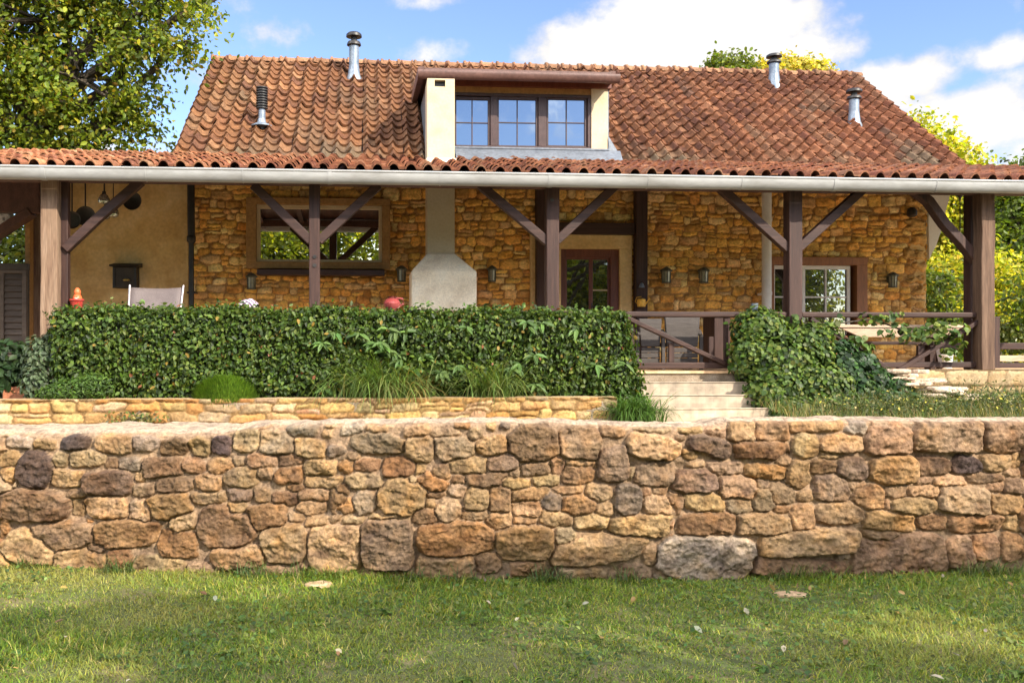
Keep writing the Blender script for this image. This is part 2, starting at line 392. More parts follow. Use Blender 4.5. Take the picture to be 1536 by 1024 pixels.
M['pane_sky'] = glass_mat('dormer_pane', 0.72, (0.02, 0.03, 0.05), (0.33, 0.39, 0.45))
M['pane_dark'] = glass_mat('dark_pane', 0.30)
# ------------------------------------------------------------------ generators
def facets(x, y, cell, seed):
    """broken stone: every point belongs to the nearest of many jittered seeds and lies on that seed's own tilted plane"""
    def h(a, b, s):
        n = (a * 374761393 + b * 668265263 + s * 1274126177) & 0x7fffffff; n = ((n ^ (n >> 13)) * 1274126177) & 0x7fffffff
        return ((n ^ (n >> 16)) & 0xffff) / 65535.0
    u = x / cell; v = y / cell; iu = np.floor(u).astype(np.int64); iv = np.floor(v).astype(np.int64)
    best = np.full(u.shape, 9e9); out = np.zeros(u.shape)
    for a in (-1, 0, 1):
        for b in (-1, 0, 1):
            ca, cb = iu + a, iv + b; px_ = ca + h(ca, cb, seed); py_ = cb + h(ca, cb, seed + 1)
            du, dv = u - px_, v - py_; d = du * du + dv * dv * 1.8; m = d < best
            best = np.where(m, d, best); pl = (h(ca, cb, seed + 2) - .5) * du * 2 + (h(ca, cb, seed + 3) - .5) * dv * 2 + (h(ca, cb, seed + 4) - .5) * .35
            out = np.where(m, pl, out)
    return out
PAL = {'y': (0.51, 0.33, 0.165), 'o': (0.45, 0.25, 0.12), 'b': (0.29, 0.18, 0.105), 'd': (0.135, 0.095, 0.08), 'g': (0.385, 0.285, 0.205),
       't': (0.56, 0.385, 0.225), 'p': (0.49, 0.32, 0.195), 'w': (0.62, 0.53, 0.41)}
def relief(gx, gy, stones, seed, warp=3.0, edge=6.0, grow=1.0, rough=0.12):
    """height (0..1 of each stone's own relief) and owner over a regular grid; stones: dict arrays"""
    nx, ny = len(gx), len(gy); GX, GY = np.meshgrid(gx, gy)
    WX = GX + warp * 2 * fbm(GX / 16, GY / 16, seed, 3) + warp * 0.8 * fbm(GX / 5, GY / 5, seed + 3, 2)
    WY = GY + warp * 2 * fbm(GX / 16 + 40, GY / 16, seed + 5, 3) + warp * 0.8 * fbm(GX / 5, GY / 5 + 9, seed + 8, 2)
    S1 = np.full((ny, nx), -99.0); S2 = np.full((ny, nx), -99.0); ID = np.full((ny, nx), -1, int)
    U = np.zeros((ny, nx)); V = np.zeros((ny, nx))
    st = gx[1] - gx[0]; sy = gy[1] - gy[0]; rgp = np.random.default_rng(seed + 500)
    for k, (cx, cy, a, b, rot, p, H) in enumerate(stones):
        r = max(a, b) * 1.35 + 8
        i0 = max(0, int((cx - r - gx[0]) / st)); i1 = min(nx, int((cx + r - gx[0]) / st) + 2)
        ys = sorted([(cy - r - gy[0]) / sy, (cy + r - gy[0]) / sy])
        j0 = max(0, int(ys[0])); j1 = min(ny, int(ys[1]) + 2)
        if i1 <= i0 or j1 <= j0: continue
        sl = (slice(j0, j1), slice(i0, i1))
        x = WX[sl] - cx; y = WY[sl] - cy; c, s = math.cos(rot), math.sin(rot)
        u = (x * c + y * s) / a; v = (-x * s + y * c) / b
        pc = rgp.uniform(0, 1, 16); k_ = min(1, max(0, (p - 2.3) / 1.7)); dsum = 0          # a hewn outline: eight cuts
        for q in range(8):
            th = q * math.pi / 4 + (pc[q] - .5) * (.16 if q % 2 == 0 else .5)
            cc = (.94 + .10 * pc[8 + q]) if q % 2 == 0 else (.95 + .17 * k_ + (.15 + .17 * k_) * pc[8 + q])
            dsum = dsum + np.maximum(0, (u * math.cos(th) + v * math.sin(th)) / cc) ** 12
        d = dsum ** (1 / 12.)
        sd = (1 - d) * min(a, b) * (0.55 + 0.45 * np.minimum(1, max(a, b) / min(a, b) * np.abs(u) / (np.abs(u) + np.abs(v) + 1e-6))) + grow
        cur = S1[sl]; m = sd > cur
        S2[sl] = np.where(m, cur, np.maximum(S2[sl], sd)); S1[sl] = np.where(m, sd, cur)
        ID[sl] = np.where(m, k, ID[sl]); U[sl] = np.where(m, u, U[sl]); V[sl] = np.where(m, v, V[sl])
    e = np.minimum(S1, (S1 - S2) * 0.55)
    return GX, GY, e, S1, ID, U, V
def stone_wall_arrays(gx, gy, stones, cols, mortar, seed, H0, edge=6.0, warp=3.0, grow=1.0, rough=0.012, mort_depth=0.0, k_noise=1.0, facet=1.0):
    GX, GY, e, S1, ID, U, V = relief(gx, gy, stones, seed, warp, edge, grow)
    rg = np.random.default_rng(seed); n = len(stones)
    tx = rg.uniform(-0.3, 0.3, n); ty = rg.uniform(-0.35, 0.35, n)
    Hk = np.array([s[6] for s in stones])
    idc = np.clip(ID, 0, n - 1)
    t = np.clip((e - 0.6) / edge, 0, 1)
    prof = np.sqrt(np.clip(1 - (1 - t) ** 1.7, 0, 1))
    off = idc * 13.7
    f = fbm(GX / 26 + off, GY / 20 + off * 0.7, seed + 2, 4)
    ridg = 0.5 - np.abs(fbm(GX / 34 + off, GY / 16 - off, seed + 31, 3)) * 2.4
    fac = facets(GX + off * 31 + 4 * fbm(GX / 9, GY / 9, seed + 8, 2), GY + off * 17 + 4 * fbm(GX / 9, GY / 9, seed + 9, 2), 17.0, seed) * .011 + facets(GX + off * 11, GY + off * 7, 7.0, seed + 6) * .0045
    fine = fbm(GX / 5 + off, GY / 4, seed + 12, 3)
    bulge = np.full(U.shape, 9.0)                       # a broken face: a few flat facets per stone
    for q in range(6):
        th = rg.uniform(0, 2 * math.pi, n) if q else np.full(n, 1.57); sl = rg.uniform(.10, .75, n) if q else np.full(n, .10); of = rg.uniform(.95, 1.3, n)
        bulge = np.minimum(bulge, of[idc] - sl[idc] * (U * np.cos(th)[idc] + V * np.sin(th)[idc]))
    bulge = np.clip(bulge, .35, 1.4)
    crease = np.clip(1 - np.abs(fbm(GX / 22 + off, GY / 12 - off, seed + 40, 3)) / .035, 0, 1) * np.clip(e / 4, 0, 1)
    h = -.007 * crease * k_noise + Hk[idc] * prof * (0.66 + 0.30 * bulge + tx[idc] * U * 0.5 + ty[idc] * V * 0.5 + 0.42 * f * k_noise + 0.34 * ridg * k_noise) + prof * (fine * rough + fac * k_noise * facet)
    hm = mort_depth - 0.035 * np.clip(fbm(GX / 60, GY / 40, seed + 71, 2) * 4 - .25, 0, 1) + 0.010 * fbm(GX / 9, GY / 9, seed + 77, 4) + 0.004 * fbm(GX / 2.5, GY / 2.5, seed + 78, 2)
    stone = (e > 0.4)
    h = np.where(stone, np.maximum(h + hm, hm), hm)
    c = np.asarray(cols)[idc] * (1 + 0.55 * fbm(GX / 40 + off, GY / 30, seed + 50, 3))[..., None]
    # drifting ochre and grey staining inside a stone
    dk_ = np.clip(fbm(GX / 30 + off * 2.1, GY / 24 + off, seed + 64, 4) * 4.5 - .55, 0, .7)[..., None]
    c = c * (1 - dk_ * np.array([.50, .52, .46]))        # dark weathered patches
    s1 = np.clip(fbm(GX / 22 + off * 1.3, GY / 26, seed + 60, 3) * 2.4, -0.2, 0.9)[..., None]
    c = c * (1 - .38 * crease[..., None] * min(1, k_noise))
    c = c * (1 + s1 * np.array([0.05, -0.10, -0.30]))
    mcol = np.asarray(mortar) * (1 + 0.5 * fbm(GX / 30, GY / 30, seed + 90, 3))[..., None]
    col = np.where(stone[..., None], c, mcol)
    return h, np.clip(col, 0.01, 0.85)
def grid_faces(ny, nx, keep=None):
    i = np.arange(ny * nx).reshape(ny, nx)
    f = np.stack([i[:-1, :-1], i[:-1, 1:], i[1:, 1:], i[1:, :-1]], -1)
    return (f[keep] if keep is not None else f.reshape(-1, 4)).reshape(-1, 4)
def rubble(w, h, seed, hmin, hmax, wmin, wmax, pal, Hr, gap=0.0, wav=6):
    """loose courses of stones over a w x h field (any unit); returns stones, colours"""
    rg = np.random.default_rng(seed); st = []; cl = []; y = 0.0; names = list(pal.keys()); pr = np.array([pal[k][1] for k in names]); pr = pr / pr.sum()
    while y < h:
        rh = rg.uniform(hmin, hmax); x = -rg.uniform(0, wmax)
        while x < w + wmax:
            sw = rg.uniform(wmin, wmax) * (0.7 + 0.5 * rh / hmax)
            cy = y + rh / 2 + wav * math.sin(x / (w / 9.0) + seed + y * 0.013) + rg.uniform(-.12, .12) * rh
            def put(cx, cy, a, b):
                st.append((cx, cy, a, b, rg.uniform(-.13, .13), rg.uniform(2.3, 4.0), rg.uniform(*Hr)))
                k = names[rg.choice(len(names), p=pr)]; cl.append(np.array(pal[k][0]) * rg.uniform(0.82, 1.16) * (1 + rg.uniform(-.06, .06, 3)))
            q = rg.random()
            if q < 0.22 and rh > hmin * 1.25:
                put(x + sw / 2, cy - rh * .25, sw / 2, rh * .26); put(x + sw / 2 + rg.uniform(-.1, .1) * sw, cy + rh * .25, sw / 2, rh * .26)
            elif q < 0.34:
                put(x + sw / 2, cy, sw * .42, rh * .68)
            else: put(x + sw / 2, cy, sw / 2 + 0.5, rh / 2 * rg.uniform(.92, 1.15))
            x += sw + gap
        y += rh + gap
    return st, cl

# ---- roof tiles: every tile laid on its own, slightly askew, in one mesh per roof
def tile_field(name, O, U, V, cols, rows, w, g, colfn, mats, parent, seed, A=0.062, lip=0.026, keep=None, jit=1.0, ns=11, barrel=False):
    O, U, V = np.array(O, float), np.array(U, float), np.array(V, float); N = np.cross(U, V); rg = np.random.default_rng(seed)
    ii, jj = np.meshgrid(np.arange(cols), np.arange(rows)); ii = ii.ravel(); jj = jj.ravel()
    if keep is not None:
        k = keep(ii, jj); ii, jj = ii[k], jj[k]
    T = len(ii); t = np.linspace(0, 1, ns)
    prof = np.maximum(np.exp(-((t - .27) / .17) ** 2), .12 * np.clip((t - .5) / .5, 0, 1) ** 2 * 1.0)
    prof = A * (np.exp(-((t - .28) / .155) ** 2) + np.exp(-((t - 1.28) / .155) ** 2)) - .016 * np.sin(np.clip((t - .5) / .5, 0, 1) * math.pi)
    if barrel: prof = A * np.maximum(0, 1 - ((t - .33) / .28) ** 2) ** .75
    colshift = rg.normal(0, 0.008, cols)[ii]; rowshift = rg.normal(0, .006, rows)[jj]
    u0 = ii * w + colshift + rg.normal(0, .006, T) * jit; v0 = jj * g + rg.normal(0, .012, T) * jit + rowshift
    sag = 0.02 * fbm(ii * 0.13, jj * 0.17, seed, 3)
    rot = rg.normal(0, .022, T) * jit; lift = 0.048 + rg.normal(0, .006, T) * jit
    L = g * 1.16
    rowsv = [(0.0, 1, -lip), (0.0, 1, 0.0), (0.0, 1, 0.0), (L, 0, 0.0)]
    vs = []
    for (vv, lf, dz) in rowsv:
        u = u0[:, None] + (t * w * 1.05)[None] + rot[:, None] * vv
        v = v0[:, None] + vv + rot[:, None] * (t * w)[None] * 0.6
        h = prof[None] + (lift * lf)[:, None] + dz + sag[:, None] + 0.012
        vs.append(O + u[..., None] * U + v[..., None] * V + h[..., None] * N)
    vs = np.stack(vs, 1)                                   # T,4,ns,3
    base = (np.arange(T) * 4 * ns)[:, None, None]
    k = np.arange(ns - 1)
    quad = lambda r0, r1: np.stack([r0 * ns + k, r0 * ns + k + 1, r1 * ns + k + 1, r1 * ns + k], -1)
    f = np.concatenate([quad(0, 1), quad(2, 3)])[None] + base
    c = colfn(ii, jj, T, rg)
    c = np.repeat(c, 4 * ns, 0)
    return np_mesh(name, vs.reshape(-1, 3), f.reshape(-1, 4), mats, parent, smooth=True, cols=np.clip(c, .01, .9))

# ---- foliage
OVAL = np.array([(0, 0, 0), (.30, .27, .07), (.70, .24, .05), (1, 0, -.10), (.70, -.24, .05), (.30, -.27, .07)])
LONG = np.array([(0, 0, 0), (.30, .15, .05), (.66, .14, .0), (1, 0, -.22), (.66, -.14, .0), (.30, -.15, .05)])
BROAD = np.array([(0, 0, 0), (.18, .42, .06), (.62, .40, .04), (1, 0, -.12), (.62, -.40, .04), (.18, -.42, .06)])
def leaf_arrays(P, Nn, S, template=OVAL, down=0.0, rg=RNG, tdir=None):
    n = len(P); Nn = Nn / (np.linalg.norm(Nn, axis=1, keepdims=True) + 1e-9)
    t = rg.normal(0, 1, (n, 3)); t[:, 2] -= down
    if tdir is not None: t = t * 0.5 + tdir
    t -= (t * Nn).sum(1, keepdims=True) * Nn; t /= (np.linalg.norm(t, axis=1, keepdims=True) + 1e-9)
    b = np.cross(Nn, t)
    tp = template
    v = P[:, None] + S[:, None, None] * (tp[None, :, 0, None] * t[:, None] + tp[None, :, 1, None] * b[:, None] + tp[None, :, 2, None] * Nn[:, None])
    base = (np.arange(n) * 6)[:, None, None]
    f = np.array([[0, 1, 2, 3], [0, 3, 4, 5]])[None] + base
    return v.reshape(-1, 3), f.reshape(-1, 4)
def leaf_mesh(name, P, Nn, S, col, mats, parent=None, origin=None, template=OVAL, down=0.0, rg=RNG, tdir=None, extra=None):
    v, f = leaf_arrays(P, Nn, S, template, down, rg, tdir)
    c = np.repeat(col, 6, 0)
    fl = [f]
    if extra is not None:
        ev, ef, ec = extra; fl = [f] + [np.asarray(q) + len(v) for q in ef]; v = np.concatenate([v, ev]); c = np.concatenate([c, ec])
    return np_mesh(name, v, fl, mats, parent, origin, cols=np.clip(c, .004, .8))
def blade_arrays(P, D, Ln, Wd, bend, rg=RNG, seg=3, lean=0.5):
    """grass blades: base P, horizontal heading D (unit xy angle), length, width, bend"""
    n = len(P); h = np.stack([np.cos(D), np.sin(D), np.zeros(n)], 1); s = np.stack([-np.sin(D), np.cos(D), np.zeros(n)], 1)
    vs = []
    for k in range(seg + 1):
        t = k / seg
        ang = lean + bend * t
        out = np.sin(ang) * t; up = np.cos(np.minimum(ang, 2.2)) * t
        c = P + Ln[:, None] * (h * out[:, None] + np.array([0, 0, 1.0]) * up[:, None])
        wd = Wd * (1 - t) ** 0.7 if k < seg else None
        if k < seg: vs += [c - s * wd[:, None] / 2, c + s * wd[:, None] / 2]
        else: vs.append(c)
    nv = 2 * seg + 1; v = np.stack(vs, 1).reshape(-1, 3); base = (np.arange(n) * nv)[:, None]
    q = []
    for k in range(seg - 1): q.append(base + np.array([2 * k, 2 * k + 1, 2 * k + 3, 2 * k + 2]))
    tri = base + np.array([2 * seg - 2, 2 * seg - 1, 2 * seg])
    return v, np.concatenate(q) if q else np.zeros((0, 4), int), tri, nv
def tint_leaves(n, cols, rg=RNG, var=0.25, probs=None):
    cols = np.asarray(cols); k = rg.choice(len(cols), n, p=probs)
    return cols[k] * (1 + rg.normal(0, var, (n, 1)).clip(-.6, .8)) * (1 + rg.normal(0, .05, (n, 3)))

def tree(name, label, base, balls, nleaf, size, cols, group=None, trunk_r=0.22, seed=1, template=OVAL, trans=None, clus=0.42, probs=None, per=46, sun_up=0.35, limbs=True, gaps=0.0):
    """balls: (centre, (rx,ry,rz)) crown masses; leaves sit in sprays at twig ends"""
    rg = np.random.default_rng(seed); base = Vector(base)
    root = thing(name, label, 'tree', base, group)
    vol = np.array([b[1][0] * b[1][1] * b[1][2] for b in balls]) ** 0.75; vol /= vol.sum()
    tw = MB()
    cs = np.mean([np.array(b[0]) * 1.0 for b in balls], 0)
    top = Vector(cs)
    mid = base.lerp(top, 0.5) + Vector((rg.normal(0, .15), rg.normal(0, .15), 0))
    tw.tube([base - Vector((0, 0, .2)), base + Vector((0, 0, .15)), base.lerp(mid, .5), mid, mid.lerp(top, .6), top], [trunk_r * 1.5, trunk_r * 1.1, trunk_r * .95, trunk_r * .8, trunk_r * .5, trunk_r * .25], 9)
    P = []; N_ = []; 
    ncl = max(8, int(nleaf / per))
    for bi, ((c, r)) in enumerate(balls):
        c = np.array(c, float); r = np.array(r, float); m = max(4, int(ncl * vol[bi]))
        if limbs:
            st = Vector(mid.lerp(top, rg.uniform(.1, .7))); e = Vector(c)
            kn = st.lerp(e, .5) + Vector(rg.normal(0, .25, 3))
            tw.tube([st, kn, e], [trunk_r * .42, trunk_r * .3, trunk_r * .12], 7)
        d = rg.normal(0, 1, (m, 3)); d /= np.linalg.norm(d, axis=1, keepdims=True)
        rad = rg.uniform(0.35, 1.05, m) ** 0.6
        # ragged outline
        rad *= 0.78 + 0.5 * vnoise(d[:, 0] * 2.3 + 7, d[:, 1] * 2.3 + d[:, 2] * 2.9, seed + bi)
        pts = c + d * r * rad[:, None]
        for q in range(m):
            pt = pts[q]
            if limbs and q % 3 == 0:
                e = Vector(pt); s0 = Vector(c).lerp(e, rg.uniform(0, .25)); kn = s0.lerp(e, .55) + Vector(rg.normal(0, .12, 3))
                tw.tube([s0, kn, e], [trunk_r * .12, trunk_r * .08, trunk_r * .025], 5, cap=False)
            k = int(per * rg.uniform(.5, 1.5))
            sp = clus * rg.uniform(.6, 1.3)
            off = rg.normal(0, 1, (k, 3)) * np.array([sp, sp, sp * .6])
            off[:, 2] -= 0.25 * (off[:, 0] ** 2 + off[:, 1] ** 2) / max(sp, .1)
            P.append(pt + off); nn = rg.normal(0, .6, (k, 3)) + d[q] * .5; nn[:, 2] += sun_up; N_.append(nn)
    P = np.concatenate(P); N_ = np.concatenate(N_); n = len(P)
    S = size * rg.uniform(.6, 1.3, n)
    tw.build('trunk', M['bark'], root, smooth=True)
    leaf_mesh('crown', P, N_, S, tint_leaves(n, cols, rg, .28, probs), M['leaf_tree'], root, template=template, down=.5, rg=rg)
    return root
# ------------------------------------------------------------------ the ground
def struct(o, kind='structure'): o['kind'] = kind; return o
def fwall_D(px):                                        # distance of the retaining wall's face along the view axis
    return np.interp(px, [-500, 0, 300, 640, 1000, 1536, 2100], [6.75, 6.5, 6.3, 6.1, 6.12, 6.3, 6.6])
def fwall_top(px):                                      # photo row of its front top edge
    return np.interp(px, [-500, 0, 330, 400, 500, 620, 760, 900, 960, 1060, 1100, 1300, 1536, 2100], [655, 652, 650, 640, 637, 636, 634, 640, 641, 641, 633, 631, 632, 632])
def unproj(px, py, D):
    a = (px - PX) / F; b = (HY - py) / F
    return np.stack([D * (SP + a * CP), D * (CP - a * SP), EYE + D * b], -1)
pxs = np.linspace(-900, 2500, 60); WL = unproj(pxs, np.full(60, 800.0), fwall_D(pxs))       # plan line of the wall
def wall_y(x): return np.interp(x, WL[:, 0], WL[:, 1])

ys = np.concatenate([np.linspace(-60, 2, 16), np.linspace(2.5, 13.2, 110), np.linspace(14, 60, 30), np.geomspace(66, 900, 12)])
xs = np.concatenate([-np.geomspace(900, 14, 12), np.linspace(-13, 15, 113), np.geomspace(16, 900, 12)])
GX, GY = np.meshgrid(xs, ys); rel = GY - wall_y(GX)
z = np.where(rel < 0.25, 0.0, np.where(rel < 0.8, np.interp(rel, [0.25, 0.5, 0.8], [0.0, .72, .78]), np.interp(GY, [7.2, 9, 11.0, 11.45, 12.4, 13.5, 16], [.80, .66, .57, .57, .62, .62, .62])))
z = z + np.where(GY > 22, np.clip((GY - 22) / 30, 0, 1) * .6, 0)
lawn_b = 0.03 * fbm(GX * .8, GY * .8, 5, 3) + np.interp(rel, [-1.2, -.1], [0, .02])
z = z + np.where(rel < .2, lawn_b, 0.05 * fbm(GX * .9, GY * .9, 6, 3))
GV = np.stack([GX, GY, z], -1)
fm_ = np.where((rel[:-1, :-1] + rel[1:, 1:]).ravel() / 2 < .3, 0, np.where(GY[:-1, :-1].ravel() < 16, 1, 0))
ground = np_mesh('ground', GV.reshape(-1, 3), grid_faces(*GX.shape), [M['soil'], M['sand']], smooth=True, fmat=fm_)
struct(ground)
def ground_z(x, y):
    return 0.03 * fbm(np.asarray(x) * .8, np.asarray(y) * .8, 5, 3) + np.interp(np.asarray(y) - wall_y(x), [-1.2, -.1], [0, .02])

# ------------------------------------------------------------------ big dry-laid retaining wall in front
SA = """262,100,402,160,d;150,115,240,165,y;428,95,580,175,ty;585,100,705,170,g;708,105,830,190,b;832,105,925,190,y;930,100,1025,185,d;1030,60,1145,175,t;1150,75,1295,180,gt;1265,55,1400,108,g;1300,110,1445,200,ty;1450,140,1536,200,g
0,100,140,155,w;0,165,85,235,y;78,165,235,330,d;235,165,300,238,t;308,165,468,235,t;470,200,525,245,b;528,195,620,258,g;630,190,805,285,b;800,195,905,265,p;918,195,1030,265,y;1030,195,1088,235,gp;1090,175,1222,240,p;1230,185,1345,235,b;1215,235,1340,315,bo;1345,205,1536,275,y
0,240,70,335,y;230,245,370,325,ty;375,250,590,370,db;595,250,640,300,y;700,285,860,345,b;865,265,985,345,po;995,240,1140,325,ty;1130,240,1212,295,p;590,310,690,370,t;1340,280,1510,335,ty;1270,310,1340,352,po
0,335,310,478,b;295,335,380,380,p;310,385,370,455,py;372,360,570,468,yt;570,385,690,478,gp;655,350,850,468,oy;840,345,1010,400,p;1000,330,1120,390,g;1125,325,1205,390,p;1205,345,1315,412,bp;1310,335,1455,388,p;1310,388,1445,450,py;1455,320,1536,450,yb
0,465,45,555,yo;135,478,410,605,bt;410,475,700,595,oy;700,510,875,640,o;755,430,868,540,ty;875,410,1130,610,b;1000,390,1090,470,ot;1098,400,1275,515,ob;1160,485,1362,655,yt;1275,440,1345,485,t;1350,450,1450,500,ty;1365,490,1598,705,yt;1460,450,1536,490,p
10,505,245,675,yt;245,600,470,705,y;480,595,590,690,ob;585,625,815,740,t;935,580,1165,695,yt;825,660,975,750,p;1020,670,1310,790,t;370,470,410,490,o;380,570,460,630,p;100,670,250,700,b"""
SB = """145,55,245,85,t;30,50,135,95,w;80,88,312,178,gb;310,50,430,105,p;430,70,560,115,p;310,105,445,220,ty;450,100,625,215,tg;625,100,775,185,ty;600,60,660,130,p;768,45,998,210,b;998,55,1185,210,bt;1185,55,1290,105,p;1295,75,1536,215,yt;1342,45,1490,88,t;0,170,120,205,gp
0,200,85,270,o;90,195,205,258,ob;215,195,360,285,ob;360,220,405,280,t;435,220,520,300,p;520,190,680,268,ty;685,185,820,255,pg;830,215,960,275,gp;965,195,1030,275,p;1030,200,1170,245,ty;1015,225,1155,315,by;1170,150,1310,305,bg;1330,215,1520,325,gt;1310,235,1335,290,t
50,265,215,335,tp;365,255,508,345,o;330,280,370,315,t;525,275,585,315,b;590,260,765,325,b;775,245,830,285,p;740,280,870,340,y;880,275,1005,328,yt;970,320,1110,360,po;1110,310,1235,392,pt;1250,305,1372,445,gd;505,315,605,365,gt;410,345,500,372,b;1370,325,1410,375,p;1412,325,1490,365,p
0,310,70,375,ob;0,372,88,448,y;88,340,195,455,gt;198,290,410,455,y;410,375,450,420,p;455,375,565,480,pt;580,330,690,432,yt;693,325,795,440,po;790,330,962,390,y;925,350,1015,430,dg;1020,360,1160,450,oy;1165,395,1245,455,t;798,390,920,460,ty;1375,355,1536,445,t
0,455,138,490,t;150,445,345,470,t;345,425,460,487,po;570,430,690,475,pt;680,440,790,512,to;795,460,895,495,tb;915,435,1060,500,yt;1065,445,1220,515,yt;1228,448,1520,555,y
125,470,355,705,gb;362,480,708,632,o;725,500,972,650,oy;980,500,1072,585,gt;960,520,1390,685,yt
365,635,630,740,to;635,610,745,712,po;785,645,940,722,to;60,690,330,755,t;1000,675,1215,745,t;1265,670,1420,750,p;1365,580,1435,670,p"""
SC_ = """55,55,165,90,y;165,55,262,105,tp;262,40,390,122,ot;390,40,524,118,ot;525,30,755,78,y;768,48,875,98,wg;655,85,850,168,ot;845,55,1058,178,bp;1060,35,1352,168,bt;1352,35,1536,165,bp
100,80,275,195,bd;285,118,535,195,bo;540,85,650,195,yt;470,165,540,230,yt;90,205,172,232,t;170,205,335,262,gt;335,215,520,285,o;615,195,735,258,bo;735,185,860,292,gb;875,180,1075,310,yo;1078,190,1220,270,b;1222,180,1355,265,d;1358,175,1488,248,y;1490,175,1536,238,y;660,168,745,195,t
20,240,210,345,gb;228,265,388,375,tb;385,280,450,320,g;515,195,622,320,y;635,262,785,378,gb;785,290,870,335,p;1070,270,1140,308,p;1150,262,1290,315,ty;1290,255,1450,300,pb;1450,240,1536,270,p;1375,295,1450,335,p;1450,275,1536,345,b
0,320,75,430,p;85,345,252,422,y;245,355,368,430,gp;370,328,465,425,bt;440,300,550,390,bt;560,328,632,385,ot;805,308,938,410,yo;940,305,1035,362,p;1040,308,1180,362,ot;965,358,1155,438,y;1170,312,1378,432,gy;1380,350,1536,435,oy;930,365,965,420,p
40,425,295,525,ob;298,425,528,525,op;530,390,632,510,oy;635,375,850,478,yt;850,415,1072,515,yo;1075,435,1210,500,bo;1210,435,1455,518,yo;1460,440,1536,510,y;455,395,535,430,o;0,440,40,530,ot
-40,520,390,720,gw;388,485,840,618,yt;830,495,1020,570,p;840,530,890,590,pb;792,520,1195,705,bp;1198,525,1320,665,p;1315,520,1440,630,op;1445,515,1536,640,by;350,620,760,700,bp"""
def parse(txt, ox, sc):
    out = []
    for it in txt.replace('\n', ';').split(';'):
        a = it.split(','); x0, y0, x1, y1 = [float(q) / sc for q in a[:4]]
        out.append((x0 + ox, y0 + 620, x1 + ox, y1 + 620, a[4]))
    return out
BOX = parse(SA, 0, 2.954) + parse(SB, 500, 2.954) + parse(SC_, 1000, 2.866)
ROT = {}                                                # the few stones that lean a lot
rg = np.random.default_rng(3)
stones, scol = [], []
for (x0, y0, x1, y1, c) in BOX:
    w_, h_ = x1 - x0, y1 - y0; asp = w_ / max(h_, 1)
    rot = rg.uniform(-.07, .07)
    p = rg.uniform(2.8, 4.2) if w_ > 45 else rg.uniform(2.3, 3.4)
    big = min(1, (w_ * h_) / 3600.0)
    stones.append((((x0 + x1) / 2), (y0 + y1) / 2, w_ / 2 * 1.02, h_ / 2 * 1.02, rot, p, 0.020 + 0.046 * big * rg.uniform(.5, 1.35)))
    cc = np.mean([PAL[k] for k in c], 0)
    scol.append(cc * rg.uniform(.70, 1.0) * np.array([1, .985, .97]) * (1 + rg.uniform(-.04, .04, 3)))
# diagonal slab and lens shaped stones seen in the photograph
def lean(ix, ox, sc, rot, p=None, squash=None):
    cx = ix[0] / sc + ox; cy = ix[1] / sc + 620
    k = int(np.argmin([(s[0] - cx) ** 2 + (s[1] - cy) ** 2 for s in stones])); s = list(stones[k]); s[4] = rot
    if p: s[5] = p
    if squash: s[3] *= squash; 
    stones[k] = tuple(s)
lean((1175, 602), 500, 2.954, -.16, 2.6, .82); lean((127, 590), 0, 2.954, .22, 2.6, .9); lean((1000, 510), 0, 2.954, .2, 2.6)
lean((436, 300), 500, 2.954, .35, 2.6, .8); lean((186, 137), 1000, 2.866, .28, 3.2, .75); lean((614, 551), 1000, 2.866, -.06, 3.0, .85)
lean((175, 620), 1000, 2.866, .03, 2.6); lean((1415, 145), 500, 2.954, .2, 2.8, .85); lean((883, 127), 500, 2.954, .05, 2.5)
lean((156, 247), 0, 2.954, .03, 2.5); lean((304, 372), 500, 2.954, .1, 2.5)
# the same wall carries on past both edges of the photograph
for side in (-1, 1):
    s2, c2 = rubble(560, 235, 11 + side, 24, 52, 36, 95, {k: (PAL[k], 1) for k in 'yobgtp'}, (.035, .075), 3, 3)
    for s, c in zip(s2, c2):
        xx = (-s[0] - 6) if side < 0 else s[0] + 1545
        if -560 < xx < -6 or 1545 < xx < 2100: stones.append((xx, 638 + s[1]) + tuple(s[2:])); scol.append(c)
# chinking: small stones in the free gaps
step = 1.55
gx = np.arange(-560, 2100, step); gy = np.arange(638, 893, step)
for rnd in range(1):
    _, _, e_, S1_, _, _, _ = relief(gx, gy, stones, 21, 2.0, 6, 0.5)
    free = np.argwhere(S1_ < (-5.5 if rnd == 0 else -4)); rg.shuffle(free); taken = []
    for (j, i) in free:
        x, y = gx[i], gy[j]
        if all((x - a) ** 2 + ((y - b) * 1.5) ** 2 > 340 for a, b in taken):
            taken.append((x, y))
            stones.append((x, y, rg.uniform(6, 13), rg.uniform(4, 7), rg.uniform(-.4, .4), rg.uniform(2.6, 3.6), rg.uniform(.018, .03)))
            scol.append(np.array(PAL[rg.choice(list('tpyobg'))]) * rg.uniform(.85, 1.05))
h, col = stone_wall_arrays(gx, gy, stones, scol, (0.44, 0.305, 0.20), 21, .06, edge=1.8, warp=2.9, grow=1.0, rough=.016, mort_depth=-.012)
GXp, GYp = np.meshgrid(gx, gy)
topl = fwall_top(GXp[0]) + 3 * fbm(gx / 30, gx * 0, 4, 3)
